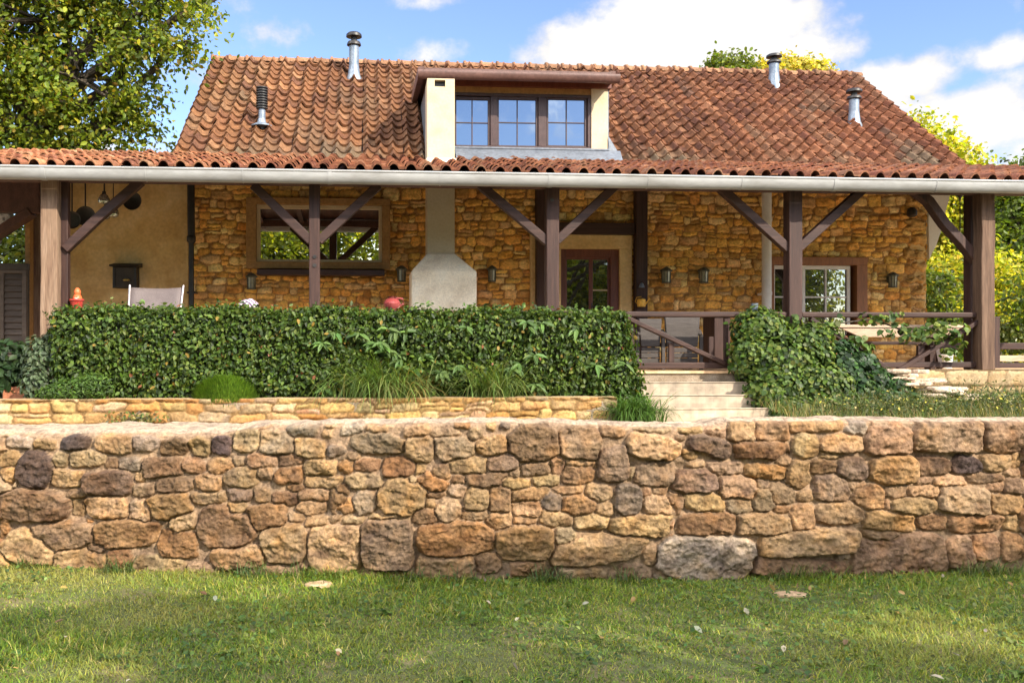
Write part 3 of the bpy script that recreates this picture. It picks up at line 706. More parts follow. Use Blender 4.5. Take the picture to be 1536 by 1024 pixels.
# photo rows are squeezed so that the top row of the mesh follows the wall's top line
GYm = topl[None] + (GYp - gy[0]) / (gy[-1] - gy[0]) * (893 - topl[None])
hf = np.stack([np.interp(GYm[:, i], gy, h[:, i]) for i in range(len(gx))], 1)
cf = np.stack([np.stack([np.interp(GYm[:, i], gy, col[:, i, k]) for i in range(len(gx))], 1) for k in range(3)], -1)
Dm = fwall_D(GXp)
lowcut = np.clip((GYm - 846) / 20, 0, 1) * np.clip(.4 + 3 * fbm(GXp / 55, GYm / 30, 97, 3), 0, 1)
hf = hf - .05 * lowcut * (hf < .02)          # hollows under the bottom boulders
PT = unproj(GXp, GYm, Dm)
tanx = np.gradient(PT[-1, :, 0]); tany = np.gradient(PT[-1, :, 1]); ln_ = np.hypot(tanx, tany)
NX, NY = tany / ln_, -tanx / ln_                          # outward (towards the lawn)
dt = np.clip((GYm - topl[None]) / 5.0, 0, 1)
hf = hf - .035 * (1 - np.sqrt(1 - (1 - dt) ** 2)) 
PT[..., 0] += NX[None] * hf; PT[..., 1] += NY[None] * hf
# cap of lime mortar and flat stones, running back from the front edge
nb = 26; backs = np.linspace(0.02, 0.78, nb); capr = []; capc = []
for q, bk_ in enumerate(backs):
    zz = PT[0, :, 2] + .035 * (1 - math.exp(-bk_ / .06)) + .035 * fbm(gx / 24, np.full_like(gx, bk_ * 9), 8, 4) - max(0, bk_ - .5) * .5 - bk_ * np.interp(gx, [340, 420, 1000, 1100], [.0, .085, .09, .12])
    capr.append(np.stack([PT[0, :, 0] - NX * bk_, PT[0, :, 1] - NY * bk_, zz], -1))
    t_ = 1 + .45 * fbm(gx / 20, np.full_like(gx, bk_ * 12), 9, 4)
    capc.append(np.array([0.56, .44, .32])[None] * t_[:, None])
PTall = np.concatenate([np.array(capr)[::-1], PT]); Call = np.concatenate([np.array(capc)[::-1], cf])
ny_, nx_ = PTall.shape[:2]
rw = np_mesh('retaining_wall', PTall.reshape(-1, 3), grid_faces(ny_, nx_)[:, ::-1], M['wall_stone'], origin=(1.0, 6.3, 0), cols=Call.reshape(-1, 3), smooth=True)
tag(rw, 'rough retaining wall of big mixed tan and brown stones above the lawn', 'stone wall')

# ------------------------------------------------------------------ low yellow stone wall below the hedge
LWY = 11.3
def flat_relief_wall(name, x0, x1, z0, z1, y, stones, cols, mortar, seed, mat, sc=100.0, step=1.3, edge=5.0, warp=2.0, parent=None, holes=(), rough=.01, depth=.3, cap=None, mort_depth=-.012, k_noise=1.0, grow=1.0, topfn=None):
    gx = np.arange(0, (x1 - x0) * sc + step, step); gy = np.arange(0, (z1 - z0) * sc + step, step)
    h, c = stone_wall_arrays(gx, gy, stones, cols, mortar, seed, .05, edge, warp, grow, rough, mort_depth, k_noise)
    Xg, Zg = np.meshgrid(x0 + gx / sc, z0 + gy / sc)
    if topfn is not None: Zg = z0 + (Zg - z0) * topfn(Xg)
    P = np.stack([Xg, y - h, Zg], -1); ny, nx = Xg.shape
    xc = Xg[:-1, :-1] + step / sc / 2; zc = Zg[:-1, :-1] + step / sc / 2
    keep = np.ones_like(xc, bool)
    for (a, b, c0, d) in holes: keep &= ~((xc > a) & (xc < b) & (zc > c0) & (zc < d))
    V = P.reshape(-1, 3); Fc = grid_faces(ny, nx, keep); C = c.reshape(-1, 3)
    if cap:                                            # flat top running back
        n0 = len(V); rows = []; cc = []
        for q in range(1, 9):
            bk_ = depth * q / 8
            rows.append(np.stack([Xg[-1], np.full(nx, y + bk_ - .01), Zg[-1] + .012 * fbm(gx / 14, gx * 0 + q, seed + 3, 3)], -1)); cc.append(c[-1] * .3 + np.array(cap) * .7)
        rows = np.array([P[-1]] + rows); V = np.concatenate([V, rows.reshape(-1, 3)]); C = np.concatenate([C, np.array([c[-1]] + cc).reshape(-1, 3)])
        Fc = np.concatenate([Fc, grid_faces(9, nx) + n0])
    return np_mesh(name, V, Fc, mat, parent, None if parent else ((x0 + x1) / 2, y, z0), cols=C, smooth=True)
lx0, lx1 = X(-260, LWY), X(926, LWY); lz0, lz1 = .50, Z(597, LWY)
YP = {'y': ((.60, .385, .155), 5), 't': ((.60, .44, .24), 3), 'o': ((.50, .27, .09), 1.6), 'p': ((.50, .33, .2), .6)}
s_, c_ = rubble((lx1 - lx0) * 100, (lz1 - lz0) * 100, 5, 8.5, 14, 14, 40, YP, (.024, .04), .3, 1.2)
lw = flat_relief_wall('low_garden_wall', lx0, lx1, lz0, lz1, LWY, s_, c_, (.30, .19, .08), 33, M['low_stone'], edge=2.4, warp=1.7, depth=.35, cap=(.56, .42, .24), step=1.25, grow=.7, mort_depth=-.02)
tag(lw, 'low yellow sandstone garden wall along the foot of the clipped hedge', 'stone wall')
mb = MB().box((lx0, LWY + .04, .3), (lx1 - .012, LWY + .34, lz1 - .05)); mb.build('wall_core', M['sand'], lw)
# planting bed behind it
struct(MB().box((lx0, LWY + .3, .3), (lx1, 12.42, lz1 - .04)).build('planting_bed', M['soil'], origin=(2, 11.8, .3)))

# ------------------------------------------------------------------ terrace
FLY = 12.42; FLZ = Z(556, FLY, 1060)
TX0, TX1 = -9.2, 12.6
struct(MB().box((TX0, FLY, .3), (TX1, 15.75, FLZ - .035)).build('terrace_base', M['sand'], origin=(2, 14, .3)))
M['floor'] = pmat('terrace_floor_tile', [(.52, .32, .17), (.62, .42, .24)], 2, .6, .1)
struct(MB().box((TX0, FLY - .03, FLZ - .035), (TX1, 15.75, FLZ)).build('terrace_floor', M['floor'], origin=(2, 14, FLZ)))

# steps with little square tiles
def tile_mat():
    m, nt, b = new_mat('small_square_step_tiles'); L = nt.links.new
    t = nt.nodes.new('ShaderNodeTexCoord'); mp_ = nt.nodes.new('ShaderNodeMapping'); mp_.inputs['Rotation'].default_value = (R(90), 0, 0)
    L(t.outputs['Object'], mp_.inputs[0])
    br = nt.nodes.new('ShaderNodeTexBrick'); br.offset = 0; br.inputs['Scale'].default_value = 1.0
    br.inputs['Brick Width'].default_value = .105; br.inputs['Row Height'].default_value = .105; br.inputs['Mortar Size'].default_value = .0035
    br.inputs['Color1'].default_value = (.40, .32, .235, 1); br.inputs['Color2'].default_value = (.35, .28, .20, 1); br.inputs['Mortar'].default_value = (.33, .26, .19, 1)
    L(mp_.outputs[0], br.inputs['Vector'])
    n = nt.nodes.new('ShaderNodeTexNoise'); n.inputs['Scale'].default_value = 7; n.inputs['Detail'].default_value = 6; L(t.outputs['Object'], n.inputs['Vector'])
    mr = nt.nodes.new('ShaderNodeMapRange'); mr.inputs['From Min'].default_value = .3; mr.inputs['From Max'].default_value = .7; mr.inputs['To Min'].default_value = .55; mr.inputs['To Max'].default_value = 1.1
    L(n.outputs['Fac'], mr.inputs[0]); s = nt.nodes.new('ShaderNodeVectorMath'); s.operation = 'SCALE'; L(br.outputs['Color'], s.inputs[0]); L(mr.outputs[0], s.inputs['Scale'])
    L(s.outputs[0], b.inputs['Base Color']); b.inputs['Roughness'].default_value = .7
    return m
M['steps'] = tile_mat()
sx0, sx1 = X(948, 12.1), X(1190, 12.1)
rise = (FLZ - .60) / 4
st_root = thing('garden_steps', 'pale tiled garden steps climbing from gravel to the terrace railing', 'steps', ((sx0 + sx1) / 2, 11.8, .5))
for k in range(3):
    zt = FLZ - rise * (k + 1); yf = 12.12 - .3 * k
    MB().box((sx0, yf, .4), (sx1, 12.38, zt)).build('step', M['steps'], st_root, bevel=.012)
    MB().box((sx0 - .002, yf - .012, zt + .002), (sx1 + .002, yf + .05, zt + .016)).build('nosing', M['steps'], st_root, bevel=.005)
# pale landing slab
struct(MB().box((X(930, 11.2), 9.9, .35), (X(1180, 11.2), 11.5, .598)).build('landing_paving', M['concrete'], origin=(4, 10.6, .35)))

# big-block wall carrying the terrace on the right
BY = 12.34
bx0, bx1, bz0 = X(1225, BY), X(1760, BY), .45
bst, bcl = [], []
def blk(px0, py0, px1, py1, c):
    a, b_ = (at(px0, py0, BY).x - bx0) * 100, (at(px1, py1, BY).x - bx0) * 100; z1_, z0_ = (at(px0, py0, BY).z - bz0) * 100, (at(px1, py1, BY).z - bz0) * 100
    bst.append(((a + b_) / 2, (z0_ + z1_) / 2, (b_ - a) / 2, (z1_ - z0_) / 2, 0, 5.0, .03)); bcl.append(np.array(c))
PB = (.56, .42, .24)
for px0, px1 in ((1225, 1330), (1330, 1420), (1420, 1484), (1484, 1570), (1570, 1660), (1660, 1770)): blk(px0, 556, px1, 579, np.array(PB) * RNG.uniform(.9, 1.08))
for px0, px1 in ((1225, 1300), (1300, 1380), (1380, 1455), (1455, 1506), (1506, 1590), (1590, 1680), (1680, 1770)): blk(px0, 579.5, px1, 604, np.array(PB) * RNG.uniform(.8, 1.05) * np.array([1, .97, .9]))
for px0, px1 in ((1225, 1330), (1330, 1430), (1430, 1530), (1530, 1650), (1650, 1770)): blk(px0, 604.5, px1, 640, np.array(PB) * RNG.uniform(.75, 1.0))
bw = flat_relief_wall('terrace_block_wall', bx0, bx1, bz0, FLZ + .004, BY, bst, bcl, (.25, .17, .09), 44, M['low_stone'], edge=3.0, warp=.9, step=1.6, grow=.3, k_noise=.35, depth=.12, cap=(.5, .38, .24))
tag(bw, 'terrace wall of large squared pale stone blocks below the right railing', 'stone wall')
# collapsed stack of flat stones beside the ivy
fs = thing('flat_stone_heap', 'sloping heap of thin flat pale stones stepping down beside the ivy', 'stone heap', at(1390, 600, 11.9))
def rough_slab(c, sx_, sy_, sz_, rz, rg):
    mb = MB(); n = 9; vs = []; 
    ang = np.sort(rg.uniform(0, 2 * math.pi, n)); ang = np.linspace(0, 2 * math.pi, n, endpoint=False) + rg.uniform(-.2, .2, n)
    ring = []
    for lev, k in ((0, .92), (.3, 1.02), (.75, 1.0), (1, .9)):
        for a in ang:
            q = (abs(math.cos(a)) ** 3 + abs(math.sin(a)) ** 3) ** (-1 / 3)
            x, y = math.cos(a) * sx_ * q * k * rg.uniform(.93, 1.05), math.sin(a) * sy_ * q * k * rg.uniform(.93, 1.05)
            vs.append(Vector(c) + Vector((x * math.cos(rz) - y * math.sin(rz), x * math.sin(rz) + y * math.cos(rz), lev * sz_ + rg.uniform(-.004, .004))))
    f = [tuple(range(n - 1, -1, -1)), tuple(range(3 * n, 4 * n))]
    for l in range(3):
        for k in range(n): f.append((l * n + k, l * n + (k + 1) % n, (l + 1) * n + (k + 1) % n, (l + 1) * n + k))
    return mb.add(vs, f)
M['slab'] = pmat('pale_flat_stone', [(.32, .22, .15), (.45, .34, .25), (.53, .43, .33)], 5, .93, .6, fine=40)
rg = np.random.default_rng(8)
for k in range(30):
    t = k / 29.0
    pxk = 1350 + 85 * t + rg.uniform(-24, 24); pyk = 560 + 42 * t + rg.uniform(-9, 9)
    p = at(pxk, pyk, 12.16 - .3 * t + rg.uniform(-.05, .05)); p.z = min(p.z, FLZ - .03)
    rough_slab(p, rg.uniform(.09, .2), rg.uniform(.08, .14), rg.uniform(.035, .06), rg.uniform(-.35, .35), rg).build('flat_stone', M['slab'], fs)
# earth bank behind the retaining wall on the right
bank = []
bxs = np.linspace(X(1150, 11.5), X(1850, 11.5), 60); bys = np.linspace(9.6, 12.34, 26)
BXg, BYg = np.meshgrid(bxs, bys)
BZg = np.interp(BYg, [9.6, 10.6, 11.6, 12.34], [.55, .66, .80, .93]) * np.interp(BXg, [bxs[0], bxs[8]], [.85, 1]) + .05 * fbm(BXg * 2, BYg * 2, 3, 3)
struct(np_mesh('earth_bank', np.stack([BXg, BYg, BZg], -1).reshape(-1, 3), grid_faces(*BXg.shape), M['soil'], smooth=True))
# ------------------------------------------------------------------ the farmhouse
HWY = 15.5                                              # front face of the house wall
hx0, hx1 = -3.06, X(1390, HWY)
house = thing('farmhouse', 'long stone farmhouse with red tiled roof, wide dormer and plastered left bay', 'house', (4.0, HWY, FLZ))
def rect(px0, py0, px1, py1, y):
    a, b_ = at(px0, py0, y), at(px1, py1, y); pm = (px0 + px1) / 2
    return a.x, b_.x, at(pm, py1, y).z, at(pm, py0, y).z
WIN = rect(383, 301, 580, 398, HWY)                      # wide picture window (outer opening)
DOOR = rect(842, 352, 944, 560, HWY); DOOR = (DOOR[0], DOOR[1], FLZ, DOOR[3])
WIN2 = rect(1152, 386, 1296, 470, HWY); WIN2 = (WIN2[0], WIN2[1], FLZ + .30, WIN2[3])
HP = {'y': ((.76, .45, .125), 4), 'o': ((.68, .37, .095), 2.4), 't': ((.80, .56, .25), 2.8), 'b': ((.46, .25, .08), 1), 'p': ((.64, .40, .17), .8)}
hz0, hz1 = FLZ - .05, 4.67
s_, c_ = rubble((hx1 - hx0) * 100, (hz1 - hz0) * 100, 19, 8, 18, 10, 31, HP, (.024, .046), .1, 5)
# squared quoins at the right corner
qz = 0; k = 0; s_ = [q for q in s_]
while qz < (hz1 - hz0) * 100:
    hh = random.uniform(19, 27); ww = 44 if k % 2 else 28
    s_.append(((hx1 - hx0) * 100 - ww / 2, qz + hh / 2, ww / 2 + 1, hh / 2, 0, 4.5, .075)); c_.append(np.array((.58, .36, .13)) * random.uniform(.9, 1.1)); qz += hh; k += 1
flat_relief_wall('stone_wall', hx0, hx1, hz0, hz1, HWY, s_, c_, (.32, .18, .07), 71, M['house_stone'], step=1.4, edge=2.2, warp=2.0, parent=house,
                 holes=[WIN, DOOR, WIN2], rough=.012, mort_depth=-.018, grow=.2)
BACK = 22.9
mb = MB()                                               # plain masonry behind, seen only from the side
mb.box((hx1 - .3, HWY + .02, .6), (hx1, BACK, 4.6)); mb.box((hx0, BACK - .3, .6), (hx1 - .3, BACK, 4.6)); mb.box((hx0, HWY + .3, .6), (hx0 + .25, BACK - .3, 4.6))
mb.build('rear_wall', M['plaster'], house)
RIDGE_Y = 19.5; RIDGE_Z = ROOF_Z0 + ROOF_M * (RIDGE_Y - ROOF_Y0)
rx0, rx1 = -3.38, 10.97
gb = MB()
for xg in (hx0 + .02, hx1 - .27): MB().prism([(15.9, 4.85), (BACK - .2, 4.85), (RIDGE_Y, RIDGE_Z - .15)], 'x', xg, xg + .25).build('gable', M['plaster'], house)
# window, door and window linings
def frame_ring(o, i, y0, y1):
    """box ring between outer and inner rectangles (x0,x1,z0,z1)"""
    mb = MB()
    mb.box((o[0], y0, o[3] - (o[3] - i[3])), (o[1], y1, o[3])); mb.box((o[0], y0, o[2]), (o[1], y1, i[2]))
    mb.box((o[0], y0, i[2]), (i[0], y1, i[3])); mb.box((i[1], y0, i[2]), (o[1], y1, i[3])); return mb
ox = (WIN[0] - .02, WIN[1] + .02, WIN[2] - .02, WIN[3] + .02)
i1 = rect(386, 309, 573, 394, HWY); i2 = rect(391, 315, 568, 390, HWY)
oo = rect(371, 299, 585, 404, HWY)
win = frame_ring(oo, i1, HWY - .16, HWY + .12).build('window', M['wood_ochre'], house, bevel=.008)
frame_ring((i1[0] + .002, i1[1] - .002, i1[2] + .002, i1[3] - .002), i2, HWY - .10, HWY + .02).build('frame', M['cream'], win, bevel=.006)
MB().prism([(HWY - .030, i2[2] - .01), (HWY - .018, i2[2] - .01), (HWY - .047, i2[3] + .01), (HWY - .059, i2[3] + .01)], 'x', i2[0] - .01, i2[1] + .01).build('pane', M['pane_mirror'], win)
sl = rect(386, 404.5, 577, 413, HWY - .2); MB().box((sl[0], HWY - .26, sl[2]), (sl[1], HWY - .0, sl[3])).build('sill', M['frame_brown'], win, bevel=.008)
# door: plaster jambs, dark wood leaf with two panes
dj = rect(820, 353, 946, 560, HWY); di = rect(840, 374, 928, 560, HWY)
mb = MB(); mb.box((dj[0] - .3, HWY - .09, di[3]), (dj[1], HWY + .2, dj[3])); mb.box((di[1], HWY - .09, FLZ), (dj[1], HWY + .2, di[3] - .0)); mb.box((dj[0] - .3, HWY - .09, FLZ), (di[0], HWY + .2, di[3]))
jamb = mb.build('door_surround', M['plaster'], house, bevel=.01)
dl = (di[0], di[1], FLZ, di[3])
d1 = rect(851, 389, 884, 470, HWY); d2 = rect(890, 389, 912, 470, HWY)
mb = MB()
y0, y1 = HWY + .03, HWY + .09
zb = FLZ + .55; zt = d1[3]
mb.box((dl[0], y0, zt), (dl[1], y1, dl[3])); mb.box((dl[0], y0, FLZ), (dl[1], y1, zb))
xs_ = [dl[0], d1[0], d1[1], d2[0], d2[1], dl[1]]
for a, b_ in ((0, 1), (2, 3), (4, 5)): mb.box((xs_[a], y0, zb), (xs_[b_], y1, zt))
for a in (0.03, .5):
    mb.box((dl[0] + .06 + a * 1.0, y0 - .02, FLZ + .1), (dl[0] + .06 + a * 1.0 + .42, y0 + .0, FLZ + .45))
mb.box((dl[0] + .002, y0 - .05, dl[2] + .01), (d1[0] - .03, y0 - .002, dl[3] - .002)); mb.box((d2[1] + .04, y0 - .05, dl[2] + .01), (dl[1] - .002, y0 - .002, dl[3] - .002)); mb.box((d1[0] - .03, y0 - .05, d1[3] + .03), (d2[1] + .04, y0 - .002, dl[3] - .002))
dr = mb.build('door', M['door_wood'], house, bevel=.006)
for d in (d1, d2): MB().box((d[0] - .003, y0 + .02, zb - .003), (d[1] + .003, y0 + .035, zt + .003)).build('pane', M['pane_dark'], dr)
MB().tube([(d2[0] - .035, y0 - .06, FLZ + .98), (d2[0] - .035, y0 - .06, FLZ + 1.1)], .011, 8).tube([(d2[0] - .035, y0 - .06, FLZ + 1.04), (d2[0] + .06, y0 - .065, FLZ + 1.04)], .01, 8).build('handle', M['black'], dr, smooth=True)
MB().box((d2[0], y0 + .008, Z(436, HWY, 900)), (d2[1], y0 + .018, Z(434, HWY, 900))).build('glazing_bar', M['cream'], dr)
# timber posts and lintel round the door bay
for px0, px1, pt in ((803, 817, 283), (951, 968, 283)):
    a = rect(px0, pt, px1, 560, HWY - .1); MB().box((a[0], HWY - .24, FLZ), (a[1], HWY - .06, 4.62)).build('wall_post', M['wood_v'], house, bevel=.008)
a = rect(818, 335, 950, 352, HWY - .1); MB().box((a[0], HWY - .20, a[2]), (a[1], HWY - .05, a[3])).build('lintel', M['wood_h'], house, bevel=.008)
# right window: brown timber surround, white casements
o2 = rect(1150, 386, 1297, 480, HWY); o2 = (o2[0], o2[1], FLZ + .28, o2[3]); in2 = rect(1158, 398, 1281, 476, HWY); in2 = (in2[0], in2[1], FLZ + .33, in2[3])
w2 = frame_ring(o2, in2, HWY - .10, HWY + .16).build('window', M['wood_orange'], house, bevel=.008)
w3 = rect(1158, 398, 1275, 476, HWY); w3 = (w3[0], w3[1], in2[2], w3[3])
wi = (w3[0] + .05, w3[1] - .06, w3[2] + .06, w3[3] - .07)
mb = frame_ring((w3[0], w3[1], w3[2], w3[3] - .003), wi, HWY - .01, HWY + .07)
xm = X(1200, HWY); mb.box((xm - .09, HWY - .015, wi[2]), (xm + .09, HWY + .065, wi[3]))
for xx in (X(1239, HWY),): mb.box((xx - .014, HWY, wi[2]), (xx + .014, HWY + .06, wi[3]))
for (a, b_) in ((wi[0], xm - .09), (xm + .09, wi[1])):
    zz = Z(445.5, HWY, 1220); mb.box((a, HWY + .002, zz - .014), (b_, HWY + .058, zz + .014))
mb.build('casement', M['white'], w2, bevel=.004)
MB().box((wi[0] - .01, HWY + .03, wi[2] - .01), (wi[1] + .01, HWY + .045, wi[3] + .01)).build('pane', M['pane_dark'], w2)
# lower part of that opening below the sill
MB().box((o2[0] - .02, HWY - .14, FLZ + .2), (o2[1] + .02, HWY + .1, FLZ + .279)).build('sill', M['cream'], w2, bevel=.01)
# plastered left bay under the lean-to roof
px_l = X(97, HWY)
mb = MB(); mb.box((px_l, HWY - .06, FLZ), (hx0 - .02, HWY + .25, 4.66))
mb.build('plaster_bay', M['plaster'], house, bevel=.01)
# white curved bracket carrying the gable overhang
prof = []
p_in = X(1390, HWY + .1)
pts = [(1390, 283), (1424, 283), (1421, 300), (1415, 322), (1410, 345), (1402, 368), (1391, 390)]
poly = [(at(px, py, HWY + .1).x, at(px, py, HWY + .1).z) for px, py in pts]
MB().prism(poly, 'y', HWY + .05, HWY + .30).build('gable_bracket', M['white'], house, bevel=.006)

# main roof
def roof_col(dark):
    pal = np.array([(.255, .118, .050), (.232, .104, .045), (.20, .088, .041), (.29, .142, .064), (.17, .075, .040), (.32, .168, .082)])
    def fn(ii, jj, T, rg):
        k = rg.choice(6, T, p=[.26, .26, .19, .14, .09, .06]); c = pal[k] * rg.uniform(.88, 1.12, (T, 1))
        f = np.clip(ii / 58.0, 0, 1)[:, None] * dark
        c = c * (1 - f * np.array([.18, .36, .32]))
        n = fbm(ii * .16, jj * .2, 3, 3)[:, None]; c = c * (1 + .5 * n)
        li = np.clip(fbm(ii * .35, jj * .22, 14, 3)[:, None] * 2.6 - .3 + np.clip(2.2 - jj, 0, 2)[:, None] * .2, 0, .7)   # lichen and soot
        c = c * (1 - li) + np.array([.16, .135, .09]) * li
        return c
    return fn
TW, TG = 0.247, 0.285
slope_len = math.hypot(RIDGE_Y - 15.62, ROOF_M * (RIDGE_Y - 15.62)); nrow = int(round(slope_len / TG)); TG = (slope_len) / nrow
cs_ = 1 / math.hypot(1, ROOF_M); Vd = (0, cs_, ROOF_M * cs_)
O = (rx0, 15.62, ROOF_Z0 + ROOF_M * (15.62 - ROOF_Y0) - .02)
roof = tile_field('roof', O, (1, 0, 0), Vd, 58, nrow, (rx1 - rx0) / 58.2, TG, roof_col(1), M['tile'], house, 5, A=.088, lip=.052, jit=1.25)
mb = MB()                                               # rafters' underlay and the far slope
mb.add([(rx0 + .02, 15.6, O[2] - .06), (rx1 - .02, 15.6, O[2] - .06), (rx1 - .02, RIDGE_Y, RIDGE_Z - .05), (rx0 + .02, RIDGE_Y, RIDGE_Z - .05),
        (rx0 + .02, BACK + .4, ROOF_Z0 - .3), (rx1 - .02, BACK + .4, ROOF_Z0 - .3)], [(0, 1, 2, 3), (3, 2, 5, 4)])
for xx in (rx0 + .0, rx1 - .06):
    mb.prism([(15.6, O[2] - .16), (15.6, O[2] - .02), (RIDGE_Y, RIDGE_Z - .0), (BACK + .4, ROOF_Z0 - .27), (BACK + .4, ROOF_Z0 - .42), (RIDGE_Y, RIDGE_Z - .16)], 'x', xx, xx + .06)
mb.build('roof_deck', M['wood_deck'], roof)
# ridge caps
mb = None; nr = 40; wr = (rx1 - rx0) / nr; V_, F_, C_ = [], [], []
rg = np.random.default_rng(4)
for k in range(nr):
    xa = rx0 + k * wr; n0 = len(V_)
    prof_x = [(-.01, .150), (.035, .155), (.05, .128), (wr + .02, .112)]
    cc = np.array((.34, .18, .10)) * rg.uniform(.7, 1.2); dz = rg.normal(0, .006)
    for (dx, r_) in prof_x:
        for q in range(9):
            t = math.pi * (q / 8.0); V_.append((xa + dx, RIDGE_Y + r_ * 1.1 * math.cos(t), RIDGE_Z - .06 + dz + r_ * math.sin(t))); C_.append(cc)
    for a in range(3):
        for q in range(8): F_.append((n0 + a * 9 + q, n0 + a * 9 + q + 1, n0 + a * 9 + 10 + q, n0 + a * 9 + 9 + q))
    n1 = len(V_); V_.append((xa - .01, RIDGE_Y, RIDGE_Z - .06)); C_.append(cc)
    F_ += [(n1, n0 + q + 1, n0 + q, n0 + q) for q in range(8)]
F4 = np.array([f for f in F_ if len(set(f)) == 4]); F3 = np.array([f[:3] for f in F_ if len(set(f)) == 3])
np_mesh('ridge_caps', np.array(V_), [F4, F3], M['tile'], roof, cols=np.array(C_), smooth=True)

# dormer
DY = 15.50
dm = MB()
PL = rect(640, 128, 682, 236, DY); PR = rect(887, 130, 911, 229, DY); WD = rect(682, 140, 887, 223, DY)
top_z = Z(126, DY, 780); DXL, DXR = X(642, DY), X(912, DY)
zs = Z(224, DY, 780)
dm.box((DXL + .02, DY + .14, zs - .12), (DXR - .02, DY + .2, top_z))
dormer = dm.build('dormer', M['cream'], house)
for pa, pb_ in ((DXL, WD[0]), (WD[1], DXR)): MB().box((pa, DY, zs - .12), (pb_, DY + .138, top_z)).build('pillar', M['cream'], dormer, bevel=.008)
MB().box((WD[0], DY + .03, WD[3]), (WD[1], DY + .137, Z(131, DY, 780))).build('lintel_board', M['wood_ochre'], dormer)
MB().box((DXL - .03, DY - .05, Z(131, DY, 780)), (DXR + .05, DY + .1, Z(121, DY, 780))).build('fascia', M['door_wood'], dormer)
# cheeks, lead clad
for xx in (DXL - .021, DXR + .001):
    ck = MB().prism([(DY + .02, zs - .2), (DY + .02, top_z), (17.7, top_z + .1), (15.9, zs - .2)], 'x', xx, xx + .02)
    ck.build('cheek', M['lead'], dormer)
zr = Z(121, DY, 780) + .0
OV = 15.1
dr_ = MB().prism([(OV, zr - .01), (OV, zr + .06), (18.3, zr + .36), (18.3, zr + .26)], 'x', X(640, OV) - .02, X(917, OV)).build('dormer_roof', M['brown_metal'], dormer)
gxa, gxb = X(626, OV), X(927, OV)
gz = at(780, 117, OV).z
gp = []
for q in range(13):
    t = math.pi * q / 12; gp.append((OV - .075 + .085 * math.cos(t), gz + .045 - .125 * math.sin(t)))
gp += [(OV - .15, gz + .06), (OV + .02, gz + .06)]
MB().prism(gp, 'x', gxa, gxb).build('dormer_gutter', M['brown_metal'], dormer, smooth=True)
MB().beam((X(632, OV), OV + .02, zr + .0), (X(632, OV), 17.6, zr + .24), .10, .17).build('verge_board', M['brown_metal'], dormer)
vb = MB().beam((X(921, OV) - .02, OV + .02, zr + .0), (X(921, OV) - .02, 17.6, zr + .24), .10, .17)
vb.build('verge_board', M['brown_metal'], dormer)
# window: one brown frame, three casements with crossed glazing bars
wf = frame_ring(WD, (WD[0] + .03, WD[1] - .06, WD[2] + .05, WD[3] - .055), DY + .02, DY + .13)
mull = [(736, 746), (808, 820)]
for a, b_ in mull: wf.box((X(a, DY), DY + .025, WD[2] + .05), (X(b_, DY), DY + .125, WD[3] - .055))
dwin = wf.build('window_frame', M['frame_brown'], dormer, bevel=.006)
for (a, b_) in ((682, 735.5), (746, 807.5), (820.5, 881)):
    z0_, z1_ = Z(220, DY, (a + b_) / 2), Z(146, DY, (a + b_) / 2)
    xa, xb = X(a, DY), X(b_, DY); c_ = frame_ring((xa, xb, z0_ - .02, z1_ + .02), (xa + .035, xb - .035, z0_ + .03, z1_ - .03), DY + .05, DY + .11)
    xm = (xa + xb) / 2; zm = (z0_ + z1_) / 2
    c_.box((xm - .009, DY + .06, z0_ + .03), (xm + .009, DY + .1, z1_ - .03)); c_.box((xa + .035, DY + .062, zm - .009), (xb - .035, DY + .098, zm + .009))
    c_.build('casement', M['frame_brown'], dormer, bevel=.003)
    MB().box((xa + .03, DY + .08, z0_ + .025), (xb - .03, DY + .088, z1_ - .025)).build('pane', M['pane_sky'], dormer)
MB().box((WD[0], DY - .03, zs - .0), (DXR + .02, DY + .14, zs + .028)).build('dormer_sill', M['lead'], dormer)
lf = MB().add([(WD[0] - .0, DY - .01, zs), (X(930, DY), DY - .01, zs), (X(934, DY - .25), DY - .30, PORCH_Z0 + PORCH_M * (DY - .3 - PORCH_Y0) + .07), (WD[0], DY - .30, PORCH_Z0 + PORCH_M * (DY - .3 - PORCH_Y0) + .07)], [(0, 1, 2, 3)])
lf.add([(DXR + .005, DY - .02, zs + .25), (DXR + .005, DY - .02, zs - .08), (DXR + .22, DY + .02, zs - .07)], [(0, 1, 2)])
lf.build('lead_flashing', M['lead'], dormer)

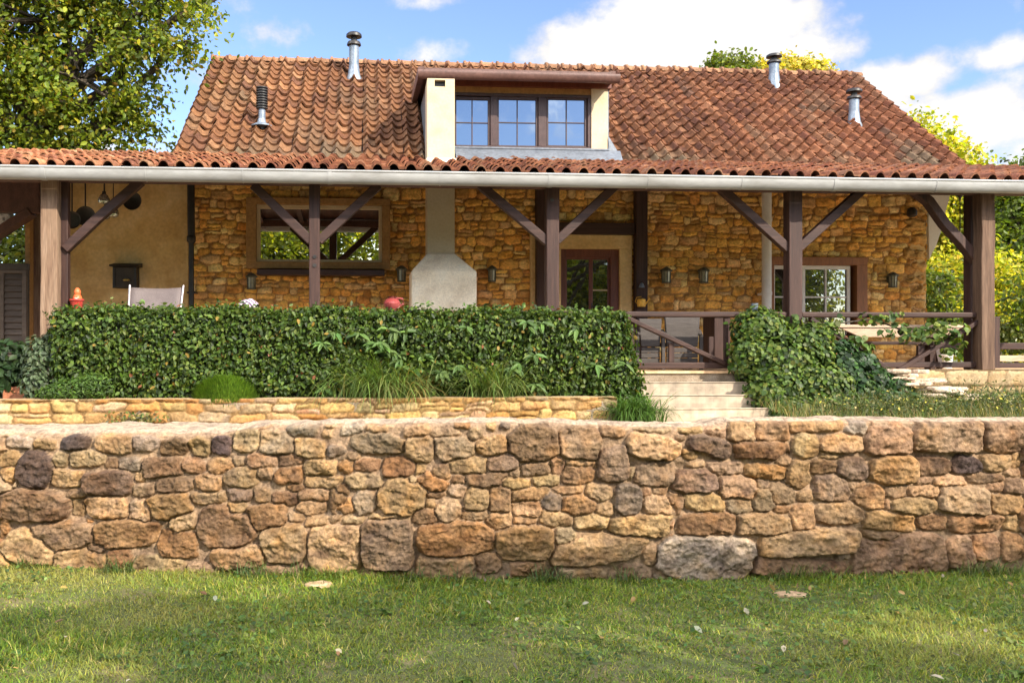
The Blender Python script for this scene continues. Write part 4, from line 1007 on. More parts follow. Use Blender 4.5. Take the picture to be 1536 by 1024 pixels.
# flue pipes through the roof
def flue(px, pbase, ptop, kind, rpx):
    b = on_roof(px, pbase); s = b.y / ray(px, pbase).y / F                       # metres per photo pixel there
    H = (pbase - ptop) * s; r = rpx * s
    sk = MB()
    if kind == 'plate':
        sk.lathe(b + Vector((0, -.05, .03)), [(r * 3.0, -.02), (r * 3.0, .0), (r * 1.3, .05), (r * 1.05, .12)], 22)
    else: sk.lathe(b + Vector((0, 0, -.16)), [(r * 1.75, .0), (r * 1.75, .10), (r * 1.25, .2), (r * 1.02, .4)], 22)
    sk.lathe(b, [(r, -.1), (r, H * .70), (r * 1.06, H * .70), (r * 1.06, H * .73), (r, H * .73), (r, H * .8)], 22)
    o = sk.build('flue_pipe', M['zinc'], house, smooth=True)
    cp = MB()
    if kind == 'plate':
        n = 9; z0_ = H * .45; pr = []
        for q in range(n):
            z_ = z0_ + (H - z0_) * q / n; pr += [(r * 1.25, z_), (r * 1.7, z_ + .01), (r * 1.7, z_ + (H - z0_) / n * .6), (r * 1.25, z_ + (H - z0_) / n * .75)]
        cp.lathe(b, pr, 22)
    else:
        cp.lathe(b, [(r * 1.05, H * .70), (r * 1.45, H * .72), (r * 1.4, H * .76), (r * 1.2, H * .80), (r * .8, H * .80)], 22)
        cp.lathe(b, [(r * .6, H * .78), (r * .6, H * .93)], 12)
        cp.lathe(b, [(r * 1.0, H * .90), (r * 1.6, H * .91), (r * 1.55, H * .965), (r * 1.2, H), (r * .2, H * 1.01)], 22)
    cp.build('cap', M['black'], o, smooth=True)
flue(393, 192, 130, 'plate', 5.2); flue(531, 116, 50, 'cone', 7.4); flue(1161, 128, 82, 'cone', 7.2); flue(1281, 186, 134, 'cone', 7.2)

# ------------------------------------------------------------------ porch
porch = thing('porch', 'long open porch on dark timber posts with tiled lean-to roof and white gutter', 'porch', (2.0, 12.5, FLZ))
def porch_z(y): return PORCH_Z0 + PORCH_M * (y - PORCH_Y0)
PXL, PXR = -8.9, 13.1
def porch_col(ii, jj, T, rg):
    pal = np.array([(.37, .16, .08), (.32, .13, .068), (.43, .20, .10), (.27, .105, .06), (.46, .25, .14)])
    k = rg.choice(5, T, p=[.32, .26, .2, .14, .08]); c = pal[k] * rg.uniform(.84, 1.15, (T, 1))
    x = PXL + ii * .234; f = np.clip((x + 3.5) / 3.5, 0, 1)[:, None]              # newer, more orange tiles over the left bay
    c = c * (1.18 - f * np.array([.36, .42, .38]))
    c = c * (1 + .7 * fbm(ii * .2, jj * .3, 9, 3)[:, None]); 
    return c
PW = .234; pc = int((PXR - PXL) / PW); pn = 11; PGg = math.hypot(3.55, 3.55 * PORCH_M) / pn; cp_ = 1 / math.hypot(1, PORCH_M)
tile_field('porch_roof', (PXL, 12.08, porch_z(12.08)), (1, 0, 0), (0, cp_, PORCH_M * cp_), pc, pn, PW, PGg, porch_col, M['tile'], porch, 15, A=.072, lip=.026, jit=1.0, ns=19, barrel=True)
cl = MB()
cl.prism([(12.12, porch_z(12.12) - .05), (12.12, porch_z(12.12) - .01), (15.75, porch_z(15.75) - .01), (15.75, porch_z(15.75) - .05)], 'x', PXL, PXR)
cl.build('ceiling_boards', M['wood_deck'], porch)
for k in range(28):
    xx = PXL + .3 + k * .8
    if xx > PXR: break
    MB().prism([(12.2, porch_z(12.2) - .17), (12.2, porch_z(12.2) - .052), (15.7, porch_z(15.7) - .052), (15.7, porch_z(15.7) - .17)], 'x', xx - .04, xx + .04).build('rafter', M['wood_deck'], porch)
# gutter, slightly under-hung half round with a rolled rim
gy, gz_ = 12.0, 3.815
gp = []
for q in range(17):
    t = math.pi * q / 16; gp.append((gy + .095 * math.cos(t), gz_ + .045 - .125 * math.sin(t)))
gp += [(gy - .095, gz_ + .075), (gy - .075, gz_ + .082), (gy - .075, gz_ + .05)]
for q in range(15, 0, -1):
    t = math.pi * q / 16; gp.append((gy + .083 * math.cos(t), gz_ + .045 - .113 * math.sin(t)))
gp += [(gy + .083, gz_ + .08), (gy + .095, gz_ + .08)]
gut = MB().prism(gp, 'x', PXL - .1, PXR + .1).build('gutter', M['gutter'], porch, smooth=True)
rim = MB().tube([(PXL - .1, gy - .09, gz_ + .078), (PXR + .1, gy - .09, gz_ + .078)], .017, 10)
for pxj in (67, 220, 365, 495, 660, 824, 970, 1110, 1250, 1400):
    xx = X(pxj, gy); pj = [(gy + .1 * math.cos(math.pi * q / 16), gz_ + .045 - .131 * math.sin(math.pi * q / 16)) for q in range(17)] + [(gy - .1, gz_ + .08), (gy + .1, gz_ + .08)]
    rim.prism(pj, 'x', xx - (.03 if pxj in (67, 495, 824, 1250) else .008), xx + (.03 if pxj in (67, 495, 824, 1250) else .008))
rim.build('gutter_rim', M['gutter'], gut, smooth=True)
# beam under the eaves
bz = gz_ - .10
MB().box((PXL, 12.42, Z(281, 12.42, 760)), (PXR, 12.58, porch_z(12.4) - .06)).build('eaves_beam', M['wood_deck'], porch, bevel=.01)
PYp = 12.50; PT_ = porch_z(PYp) - .1
def post(px0, px1, mat, y=PYp, pale=None, zb=FLZ, rough=.0, depth=None):
    a, b_ = X(px0, y), X(px1, y); w = b_ - a; mb = MB(); n = 9; d = depth or w
    pts = [Vector(((a + b_) / 2 + random.uniform(-1, 1) * rough, y, zb + (PT_ - zb) * k / (n - 1))) for k in range(n)]
    mb.sweep(pts, d, w, (1, 0, 0))
    o = mb.build('post', mat, porch, bevel=.012)
    if pale: o['label'] = pale
    return o
post(65, 90, M['wood_grey'], y=12.45, pale='weathered pale brown post', rough=.008); post(90.5, 104, M['wood_v'], y=12.55)
post(464, 480, M['wood_v'], rough=.002); post(818, 837, M['wood_v'], rough=.005); post(1179, 1199, M['wood_v'], rough=.002)
post(1466, 1486, M['wood_brown'], y=12.45, pale='weathered brown post', rough=.01); post(1450, 1466, M['wood_v'], y=12.75)
def brace(pts, w, mat='wood_h', y=PYp):
    P = [at(px, py, y) for px, py in pts]
    MB().sweep(P, .12, w, (0, -1, 0)).build('brace', M[mat], porch, bevel=.01)
brace([(380, 278), (467, 362)], .125); brace([(568, 278), (478, 362)], .125)
brace([(718, 276), (768, 318), (822, 364)], .12); brace([(922, 280), (834, 362)], .125)
brace([(1080, 282), (1182, 374)], .125); brace([(1294, 284), (1197, 372)], .125)
brace([(212, 272), (150, 325), (98, 374)], .125)
brace([(1366, 282), (1392, 302), (1416, 336), (1440, 362), (1464, 392)], .155, 'wood_v', 12.6)
# plugs of the mortise pegs
for pxk, pyk, yk in ((78, 375, 12.36), (79, 449, 12.36), (472, 385, 12.425), (472, 398, 12.425), (828, 300, 12.42), (1477, 350, 12.38), (1478, 432, 12.38)):
    pp_ = at(pxk, pyk, yk); MB().tube([pp_ - Vector((0, .012, 0)), pp_ + Vector((0, .02, 0))], .026, 10).build('peg', M['black'], porch)
# second row of timbers at the left end, seen past the corner post
MB().box((X(50, 15.2), 15.1, FLZ), (X(66, 15.2), 15.3, porch_z(15) - .1)).build('post', M['wood_grey'], porch, bevel=.01)
MB().box((X(39, 14.9), 14.85, FLZ), (X(47, 14.9), 15.0, porch_z(15) - .1)).build('post', M['wood_ochre'], porch, bevel=.01)
lb = [at(-60, 405, 14.7), at(-5, 352, 14.7), at(48, 318, 14.7)]
MB().sweep(lb, .14, .24, (0, -1, 0)).build('brace', M['wood_deck'], porch, bevel=.01)
MB().box((PXL, 14.6, Z(320, 14.7, 20)), (X(62, 14.7), 14.78, porch_z(14.7) - .06)).build('tie_beam', M['wood_deck'], porch, bevel=.01)

# downpipes
dp = thing('white_drainpipe', 'white drainpipe standing against the stone wall beside the white casement window', 'drainpipe', (X(1150, 15.15), 15.15, FLZ))
MB().tube([(X(1150, 15.15), 15.15, FLZ), (X(1150, 15.15), 15.15, porch_z(15.15) - .06)], .082, 16).build('pipe', M['white'], dp, smooth=True)
for pyk in (330, 440): MB().tube([(X(1150, 15.15), 15.15, Z(pyk, 15.15, 1150) - .03), (X(1150, 15.15), 15.15, Z(pyk, 15.15, 1150) + .03)], .09, 16).box((X(1150, 15.15) - .02, 15.2, Z(pyk, 15.15, 1150) - .02), (X(1150, 15.15) + .02, HWY - .02, Z(pyk, 15.15, 1150) + .02)).build('pipe_clamp', M['white'], dp)
dp = thing('black_drainpipe', 'black drainpipe in the corner between the plaster bay and the stone wall', 'drainpipe', (X(287, 15.3), 15.3, FLZ))
xk = X(287, 15.3)
MB().tube([(xk, 15.3, FLZ), (xk, 15.3, Z(356, 15.3, 287))], .045, 14).tube([(xk, 15.3, Z(356, 15.3, 287)), (xk - .01, 15.3, porch_z(15.3) - .06)], .062, 14).build('pipe', M['black'], dp, smooth=True)
MB().lathe((xk, 15.3, Z(362, 15.3, 287)), [(.05, -.03), (.075, 0), (.075, .08), (.06, .1)], 16).build('pipe_collar', M['black'], dp, smooth=True)
MB().box((xk - .07, 15.27, Z(440, 15.3, 287)), (xk + .07, HWY - .02, Z(440, 15.3, 287) + .03)).build('pipe_clamp', M['black'], dp)

# ------------------------------------------------------------------ outdoor fireplace with its stack
fy = 14.1
fp = thing('outdoor_fireplace', 'cream plastered barbecue fireplace whose stack rises through the porch roof', 'fireplace', (X(662, fy), fy + .3, FLZ))
s0, s1 = X(641, fy), X(682, fy); b0, b1 = X(616, fy), X(712, fy)
zt = Z(118, fy, 662); zc = Z(380, fy, 662); ze = Z(409, fy, 662); dd = .5
vt = MB()
vx0, vx1 = X(652, fy), X(668, fy); vz0, vz1 = Z(130, fy, 660), Z(120, fy, 660)
# stack in pieces round its small mouth
vt.box((s0, fy, zc), (s1, fy + dd, vz0)); vt.box((s0, fy, vz0), (vx0, fy + dd, vz1)); vt.box((vx1, fy, vz0), (s1, fy + dd, vz1)); vt.box((s0, fy, vz1), (s1, fy + dd, zt)); vt.box((vx0, fy + .12, vz0), (vx1, fy + dd, vz1))
import bmesh
def merged(mb, name, mat, parent, bevel=0):
    o = mb.build(name, mat, parent); bm = bmesh.new(); bm.from_mesh(o.data); bmesh.ops.remove_doubles(bm, verts=bm.verts[:], dist=.0005)
    bm.to_mesh(o.data); bm.free(); return o
vt.build('stack', M['cream'], fp)
MB().box((vx0, fy + .085, vz0), (vx1, fy + .119, vz1)).build('flue_mouth_dark', M['black'], fp)  # black plate put in for the dark of the opening
MB().box((s0 - .015, fy - .015, porch_z(fy) + .03), (s1 + .03, fy + dd + .02, porch_z(fy) + .13)).build('mortar_collar', M['concrete'], fp, bevel=.02)
hb = MB()
d0, d1 = fy - .28, fy + dd + .1
vs = [(b0, d0, FLZ), (b1, d0, FLZ), (b1, d1, FLZ), (b0, d1, FLZ), (b0, d0, ze), (b1, d0, ze), (b1, d1, ze), (b0, d1, ze), (s0 - .0, fy - .002, zc), (s1 + .0, fy - .002, zc), (s1, fy + dd, zc), (s0, fy + dd, zc)]
hb.add(vs, [(0, 1, 5, 4), (1, 2, 6, 5), (2, 3, 7, 6), (3, 0, 4, 7), (4, 5, 9, 8), (5, 6, 10, 9), (6, 7, 11, 10), (7, 4, 8, 11), (8, 9, 10, 11)])
hb.build('hood', M['concrete'], fp, bevel=.02)
# ------------------------------------------------------------------ terrace railing
RY = 12.5
rail = thing('terrace_railing', 'dark timber railing with crossed braces along the front of the terrace', 'railing', (X(1200, RY), RY, FLZ))
zr0, zr1 = Z(470.5, RY, 1060), Z(548, RY, 1060)
xl = X(104, RY); xr = X(1462, RY)
xa = X(930, RY)
MB().box((xl, RY - .05, zr0 - .045), (xa, RY + .05, zr0 + .035)).build('top_rail', M['wood_h'], rail, bevel=.012)
MB().box((xa + .002, RY - .055, zr0 - .05), (X(1180, RY), RY + .055, zr0 + .03)).build('top_rail', M['wood_h'], rail, bevel=.018)
MB().box((X(1200, RY), RY - .055, zr0 - .05), (xr, RY + .055, zr0 + .03)).build('top_rail', M['wood_h'], rail, bevel=.018)
MB().box((xl, RY - .04, zr1 - .045), (X(1180, RY), RY + .04, zr1 + .045)).build('bottom_rail', M['wood_h'], rail, bevel=.01)
MB().box((X(1200, RY), RY - .04, zr1 - .035), (xr, RY + .04, zr1 + .045)).build('bottom_rail', M['wood_h'], rail, bevel=.01)
def rbrace(p, q, w=.085): MB().sweep([at(*p, RY - .02), at(*q, RY - .02)], .06, w, (0, -1, 0)).build('diagonal_brace', M['wood_h'], rail, bevel=.008)
rbrace((934, 474), (1086, 545), .11); rbrace((1476, 476), (1345, 556), .10); rbrace((1215, 478), (1330, 552), .09)
for px0, px1 in ((942, 951), (1003, 1011), (1063, 1070), (1086, 1092), (1376, 1386), (1394, 1402)):
    MB().box((X(px0, RY), RY - .02, zr1 + .045), (X(px1, RY), RY + .035, (Z(514, RY, 1005) if px0 in (1003,) else Z(518, RY, 1400) if px0 > 1300 else Z(505, RY, 1060) if px0 == 1063 else zr0 - .045))).build('baluster', M['wood_v'], rail, bevel=.006)
for pxb in (150, 300, 450, 600, 750, 880):
    MB().box((X(pxb, RY) - .04, RY - .03, zr1 + .045), (X(pxb, RY) + .04, RY + .03, zr0 - .045)).build('baluster', M['wood_v'], rail, bevel=.006)

# side railing running back at the right end, and the fence beyond
fe = thing('side_fence', 'low dark rail fence beyond the right end of the porch', 'fence', (X(1500, 14), 14, FLZ - .3))
for pxf in (1493, 1620): MB().box((X(pxf - 6, 13.6), 13.55, FLZ - .4), (X(pxf + 4, 13.6), 13.68, Z(475, 13.6, pxf))).build('fence_post', M['wood_v'], fe, bevel=.008)
MB().box((X(1380, 15), 14.9, Z(524, 15, 1500)), (X(1800, 15), 15.0, Z(514, 15, 1500))).build('fence_rail', M['wood_h'], fe, bevel=.01)
MB().box((X(1497, 13.6) , 13.6, Z(542, 13.6, 1500)), (X(1800, 13.6), 13.7, Z(533, 13.6, 1500))).build('fence_rail', M['wood_light'], fe, bevel=.01)
MB().box((X(1497, 13.62), 13.63, FLZ - .25), (X(1800, 13.62), 13.7, Z(544, 13.6, 1500))).build('fence_board', M['wood_h'], fe, bevel=.01)

# ------------------------------------------------------------------ things on the walls
def lantern(px, py, label, s=1.0, y=HWY - .06, h=.20):
    p = at(px, py, y); w = .085 * s
    t = thing('wall_lantern', label, 'lantern', p, 'small lanterns on the stone wall')
    b = MB().box((p.x - w * .5, p.y, p.z - .05), (p.x + w * .5, p.y + .045, p.z + .08)).tube([(p.x, p.y + .02, p.z + .04), (p.x, p.y - .05, p.z + .13), (p.x, p.y - .085, p.z + .11)], .010, 8)
    b.build('bracket', M['lantern'], t, bevel=.003)
    c = p + Vector((0, -.085, -.02))
    MB().lathe(c, [(w * .72, -h / 2), (w * .80, h / 2 - .02)], 8).build('glass', M['lantern_glass'], t)
    f = MB().lathe(c, [(w * .9, -h / 2 - .02), (w * .95, -h / 2)], 8).lathe(c, [(w * 1.15, h / 2 - .02), (w * 1.2, h / 2), (w * .6, h / 2 + .04), (w * .15, h / 2 + .06)], 8)
    for k in range(8):
        a = 2 * math.pi * k / 8; f.tube([c + Vector((w * .80 * math.cos(a), w * .80 * math.sin(a), -h / 2)), c + Vector((w * .86 * math.cos(a), w * .86 * math.sin(a), h / 2 - .02))], .006, 5)
    f.build('cage', M['lantern'], t)
lantern(378, 422, 'small wall lantern below the left corner of the wide window')
lantern(602, 411, 'small wall lantern between the wide window and the fireplace')
lantern(737, 411, 'small wall lantern just right of the fireplace stack', .9)
lantern(997, 413, 'small wall lantern beside the dark wall post right of the door', 1.1)
lantern(1053, 413, 'small wall lantern midway between the door and the white drainpipe', 1.1)
lantern(1335, 420, 'small wall lantern near the right corner of the house', 1.0)
p = at(1365, 317, HWY - .05)
t = thing('round_wall_lamp', 'round dark lamp high on the wall near the right house corner', 'lamp', p)
MB().lathe(p + Vector((0, -.06, -.06)), [(.05, -.05), (.085, -.02), (.085, .06), (.04, .12)], 18).build('lamp_shade', M['dark'], t, smooth=True)
MB().box((p.x - .03, p.y - .03, p.z - .04), (p.x + .03, p.y + .06, p.z + .05)).build('wall_plate', M['black'], t)
# letter box like lantern on the plaster
p = at(191, 417, HWY - .12)
t = thing('hooded_wall_box', 'dark square hooded box with a brass plate hanging on the plaster', 'wall box', p)
w, h = .185, .175
MB().box((p.x - w, p.y - .16, p.z - h), (p.x + w, p.y + .055, p.z + h)).build('case', M['dark'], t, bevel=.012)
MB().prism([(p.y - .24, p.z + h + .002), (p.y - .22, p.z + h + .03), (p.y + .055, p.z + h + .075), (p.y + .055, p.z + h + .002)], 'x', p.x - w - .05, p.x + w + .05).build('hood', M['dark'], t, bevel=.004)
M['brass'] = pmat('dull_brass', [(.32, .24, .07), (.45, .35, .12)], 6, .4, .05, metal=.5)
MB().lathe((p.x + .03, p.y - .17, p.z - .04), [(.055, -.02), (.06, 0), (.03, .02)], 14).build('plate', M['brass'], t, smooth=True)
for a, b_ in ((-w - .006, -w + .03), (w - .03, w + .006)): MB().box((p.x + a, p.y - .172, p.z - h - .005), (p.x + b_, p.y - .161, p.z + h)).build('corner_strap', M['black'], t)
# pans and glass lamps hanging under the eaves at the left
def pan(px, py, r, y, label):
    p = at(px, py, y); t = thing('hanging_pan', label, 'pan', p, 'dark pans hanging under the porch roof')
    mb = MB(); n = 22; prof = [(.002, .05), (r * .8, .05), (r * .86, .03), (r, -.0), (r * 1.03, -.004), (r * .98, .008), (r * .80, .03), (.002, .035)]
    vs, fs = [], []
    for q, (rr, dy) in enumerate(prof):
        for k in range(n):
            a = 2 * math.pi * k / n; vs.append((p.x + rr * math.cos(a), p.y + dy, p.z + rr * math.sin(a)))
    for q in range(len(prof) - 1):
        for k in range(n): fs.append((q * n + k, q * n + (k + 1) % n, q * n + n + (k + 1) % n, q * n + n + k))
    mb.add(vs, fs).build('bowl', M['black'], t, smooth=True)
    MB().tube([(p.x, p.y, p.z + r * .95), (p.x, p.y, porch_z(y) - .1)], .012, 8).build('handle', M['black'], t)
pan(198, 301, .145, 14.6, 'round black pan hanging furthest right under the left eaves')
pan(128, 324, .15, 14.4, 'round black pan hanging behind the left corner brace')
pan(108, 330, .13, 14.1, 'round black pan hanging closest to the left corner post')
M['clear'] = pmat('clear_lamp_glass', [(.45, .42, .35), (.7, .68, .6)], 5, .05, .0, spec=.9, metal=.75)
def glass_lamp(px, py, label):
    p = at(px, py, 14.2); t = thing('hanging_glass_lamp', label, 'lamp', p, 'glass lamps hanging under the porch roof')
    MB().lathe(p, [(.02, -.08), (.075, -.06), (.09, 0), (.06, .06), (.025, .09)], 16).build('globe', M['clear'], t, smooth=True)
    MB().tube([p + Vector((0, 0, .085)), Vector((p.x, p.y, porch_z(14.2) - .05))], .008, 6).lathe(p + Vector((0, 0, .08)), [(.03, 0), (.03, .04)], 12).build('cord', M['black'], t)
glass_lamp(170, 319, 'glass lamp globe hanging lowest beside the left brace'); glass_lamp(156, 299, 'glass lamp globe hanging higher, close above the left brace'); glass_lamp(157, 322, 'glass lamp globe hanging low just behind the left brace')
# chain and hook on the right
p = at(1440, 292, 13.4)
t = thing('hanging_chain', 'thin chain with a small iron lantern top hanging by the right corner post', 'chain', p)
MB().tube([p + Vector((0, 0, .25)), p, p + Vector((.0, 0, -.62))], .009, 6).build('chain', M['black'], t)
MB().lathe(p + Vector((0, 0, -.02)), [(.006, .1), (.022, .06), (.05, .03), (.055, .015), (.02, -.03), (.006, -.09)], 12).build('finial', M['black'], t, smooth=True)

# ------------------------------------------------------------------ furniture on the terrace
p = at(235, 470, 13.3)
ch = thing('sling_chair', 'lilac grey sling chair with its high back showing over the hedge', 'chair', (p.x, 13.2, FLZ))
cx = p.x; hw = .38; zt_ = Z(431, 13.3, 235)
bk = []
rows = 9; cols_ = 9
V_, F_ = [], []
for i in range(rows):
    t = i / (rows - 1); zz = FLZ + .42 + (zt_ - FLZ - .42) * t; yy = 13.05 - .0 + .28 * (1 - t) * -1 + .25
    for j in range(cols_):
        s = j / (cols_ - 1) * 2 - 1; V_.append((cx + s * (hw - .02 - .03 * (1 - t)), yy + .05 * (1 - s * s), zz - .012 * (1 - s * s) * (t > .9)))
F_ = grid_faces(rows, cols_)
sling = np_mesh('backrest', np.array(V_), F_, M['fabric'], ch, smooth=True); sm = sling.modifiers.new('thick', 'SOLIDIFY'); sm.thickness = .008
M['chair_metal'] = pmat('pale_chair_metal', [(.36, .33, .36), (.42, .39, .42)], 5, .35, .0, metal=.3)
for s in (-1, 1):
    MB().tube([(cx + s * hw * .9, 13.02 + .0, FLZ + .4), (cx + s * hw, 13.3, zt_ + .03)], .016, 10).build('back_frame', M['chair_metal'], ch, smooth=True)
    MB().tube([(cx + s * hw * .9, 13.05, FLZ + .4), (cx + s * hw * .9, 13.2, FLZ)], .016, 10).build('leg', M['chair_metal'], ch, smooth=True)
    MB().tube([(cx + s * hw * .9, 12.75, FLZ + .43), (cx + s * hw * .9, 12.7, FLZ)], .016, 10).build('leg', M['chair_metal'], ch, smooth=True)
MB().box((cx - hw * .88, 12.72, FLZ + .41), (cx + hw * .88, 13.08, FLZ + .43)).build('seat', M['fabric'], ch, bevel=.006)

def armchair(px0, px1, pyt, y, label):
    a, b_ = X(px0, y), X(px1, y); zt = Z(pyt, y, (px0 + px1) / 2); cx = (a + b_) / 2; w = (b_ - a) / 2
    t = thing('rattan_armchair', label, 'chair', (cx, y, FLZ), 'rattan armchairs behind the railing')
    MB().prism([(a + .02, FLZ + .34), (b_ - .02, FLZ + .34), (b_ + .015, zt), (a - .015, zt)], 'y', y, y + .06).build('backrest', M['rattan'], t, bevel=.012)
    sl = MB()
    for k in range(3): sl.box((a + .02, y + .005, FLZ + .10 + .078 * k), (b_ - .02, y + .05, FLZ + .170 + .078 * k))
    sl.build('back_slats', M['rattan'], t, bevel=.006)
    MB().box((a + .005, y + .065, FLZ + .34), (b_ - .005, y + .55, FLZ + .40)).build('seat', M['rattan'], t, bevel=.012)
    for s in (-1, 1):
        xx = cx + s * (w + .035)
        MB().sweep([(xx - s * .02, y - .02, FLZ + .52), (xx, y + .12, FLZ + .585), (xx, y + .5, FLZ + .57)], .055, .035, (0, 0, 1)).build('armrest', M['rattan'], t, bevel=.008)
        MB().box((xx - .025, y + .0, FLZ), (xx + .025, y + .05, FLZ + .52)).build('leg', M['rattan'], t, bevel=.006)
        MB().box((xx - .025, y + .47, FLZ), (xx + .025, y + .52, FLZ + .55)).build('leg', M['rattan'], t, bevel=.006)
armchair(960, 992, 478, 13.0, 'rattan armchair half hidden by the railing brace, next to the hedge end')
armchair(999, 1049, 474, 12.95, 'rattan armchair with the tallest back, right of its twin')
# dark box chest and round pot beyond
p = at(1070, 480, 14.0)
t = thing('wooden_chest', 'dark wooden cupboard standing behind the armchairs by the ivy', 'cupboard', (p.x, 14.0, FLZ))
MB().box((X(1068, 14), 13.9, FLZ + .06), (X(1092, 14), 14.4, Z(476, 14, 1070))).build('case', M['wood_v'], t, bevel=.01)
MB().box((X(1066, 14), 13.88, Z(475.9, 14, 1070)), (X(1095, 14), 14.42, Z(473, 14, 1070))).build('top', M['wood_h'], t, bevel=.006)
for s in (1070, 1090): MB().box((X(s, 14) - .03, 13.92, FLZ), (X(s, 14) + .03, 14.0, FLZ + .059)).build('foot', M['wood_v'], t)
p = at(1132, 466, RY)
t = thing('metal_cup', 'small dark metal cup standing on the railing beside the white drainpipe', 'cup', (p.x, RY, zr0 + .03))
MB().lathe((p.x, RY, zr0 + .03), [(.036, 0), (.042, .02), (.047, .10), (.05, .12), (.044, .12), (.04, .03)], 18).build('bowl', M['zinc'], t, smooth=True)
# picnic table and its bench
ty = 13.2
t = thing('picnic_table', 'pale plank picnic table standing behind the right railing', 'table', (X(1350, ty), ty, FLZ))
ta, tb = X(1256, ty), X(1446, ty); tz = Z(487, ty, 1350)
for k in range(5):
    MB().box((ta, ty + .15 * k - .01, tz - .045), (tb, ty + .15 * k + .13, tz)).build('plank', M['wood_light'], t, bevel=.006)
MB().prism([(ta + .04, tz - .046), (tb - .03, tz - .046), (tb - .1, tz - .19), (ta + .38, tz - .19)], 'y', ty + .01, ty + .05).build('apron', M['wood_light'], t, bevel=.005)
for xx in (ta + .45, tb - .35):
    MB().beam((xx, ty + .06, FLZ), (xx, ty + .28, tz - .05), .09, .07, (1, 0, 0)).build('leg', M['wood_h'], t, bevel=.006)
    MB().beam((xx, ty + .66, FLZ), (xx, ty + .42, tz - .05), .09, .07, (1, 0, 0)).build('leg', M['wood_h'], t, bevel=.006)
by = 12.85
t = thing('picnic_bench', 'long dark plank bench in front of the pale picnic table', 'bench', (X(1350, by), by, FLZ))
bz_ = Z(512, by, 1350); MB().box((X(1288, by), by - .1, bz_ - .05), (X(1412, by), by + .14, bz_)).build('seat', M['wood_h'], t, bevel=.008)
for pxl in (1300, 1396): MB().box((X(pxl, by) - .04, by - .06, FLZ), (X(pxl, by) + .04, by + .1, bz_ - .051)).build('leg', M['wood_v'], t, bevel=.006)
p = at(1247, 540, 12.9)
t = thing('terracotta_planter', 'square rust brown planter box half hidden in the ivy', 'planter', (p.x, 12.95, FLZ))
MB().prism([(X(1231, 12.9), FLZ), (X(1258, 12.9), FLZ), (X(1262, 12.9), Z(508, 12.9, 1245)), (X(1227, 12.9), Z(508, 12.9, 1245))], 'y', 12.78, 13.1).build('box', M['terracotta'], t, bevel=.01)
MB().box((X(1225, 12.9), 12.76, Z(507.8, 12.9, 1245)), (X(1264, 12.9), 13.12, Z(503, 12.9, 1245))).build('rim', M['terracotta'], t, bevel=.008)
# planter boxes of the outside seat far right
t = thing('white_bucket', 'small white bucket standing on the terrace near the right corner post', 'bucket', at(1417, 540, 13.6))
pbk = at(1417, 556, 13.6); pbk.z = FLZ
MB().lathe(pbk, [(.10, 0), (.12, .2), (.128, .21), (.12, .215), (.10, .05)], 18).build('bucket_body', M['white'], t, smooth=True)
MB().tube([pbk + Vector((.12 * math.cos(a), 0, .2 + .1 * math.sin(a))) for a in np.linspace(0, math.pi, 9)], .004, 6).build('handle', M['black'], t)

# pots on the railing behind the hedge
zt_r = zr0 + .035
p = at(115, 450, RY)
t = thing('red_flower_pot', 'red pot holding a small red and white ornament, on the left end of the railing', 'flower pot', (p.x, RY, zt_r))
MB().lathe((p.x, RY, zt_r), [(.062, 0), (.085, .11), (.098, .115), (.098, .14), (.085, .14), (.07, .1)], 20).build('pot', M['red_pot'], t, smooth=True)
M['orange'] = pmat('orange_red_glaze', [(.62, .10, .03), (.7, .16, .05)], 8, .4, .05)
MB().lathe((p.x + .01, RY, zt_r + .10), [(.055, 0), (.065, .04), (.05, .085), (.036, .10), (.045, .125), (.042, .15), (.03, .175), (.012, .19)], 16).build('ornament', M['orange'], t, smooth=True)
MB().lathe((p.x + .01, RY - .035, zt_r + .135), [(.012, -.025), (.034, -.01), (.034, .01), (.012, .025)], 12).build('white_band', M['white'], t, smooth=True)
# striped rolled cushion
p = at(371, 457, RY)
M['stripe'] = None
def stripe_mat():
    m, nt, b = new_mat('purple_white_stripes'); L = nt.links.new
    t = nt.nodes.new('ShaderNodeTexCoord'); w = nt.nodes.new('ShaderNodeTexWave'); w.inputs['Scale'].default_value = 9; w.bands_direction = 'DIAGONAL'; w.inputs['Distortion'].default_value = .6
    r = nt.nodes.new('ShaderNodeValToRGB'); r.color_ramp.elements[0].color = (.10, .05, .13, 1); r.color_ramp.elements[1].color = (.68, .60, .66, 1)
    r.color_ramp.elements[0].position = .4; r.color_ramp.elements[1].position = .55
    L(t.outputs['Object'], w.inputs['Vector']); L(w.outputs['Color'], r.inputs['Fac']); L(r.outputs[0], b.inputs['Base Color']); b.inputs['Roughness'].default_value = .85
    return m
c0 = Vector((p.x, RY + .02, zt_r + .05))
cu = MB().tube([c0 + Vector((-.13, 0, -.02)), c0 + Vector((-.11, 0, -.015)), c0 + Vector((-.04, 0, .015)), c0 + Vector((.05, 0, .03)), c0 + Vector((.12, 0, .0)), c0 + Vector((.135, 0, -.02))], [.012, .05, .075, .08, .05, .012], 18).build('striped_cushion', stripe_mat(), origin=c0, smooth=True)
tag(cu, 'purple and white striped cushion lying on the railing over the hedge', 'cushion')
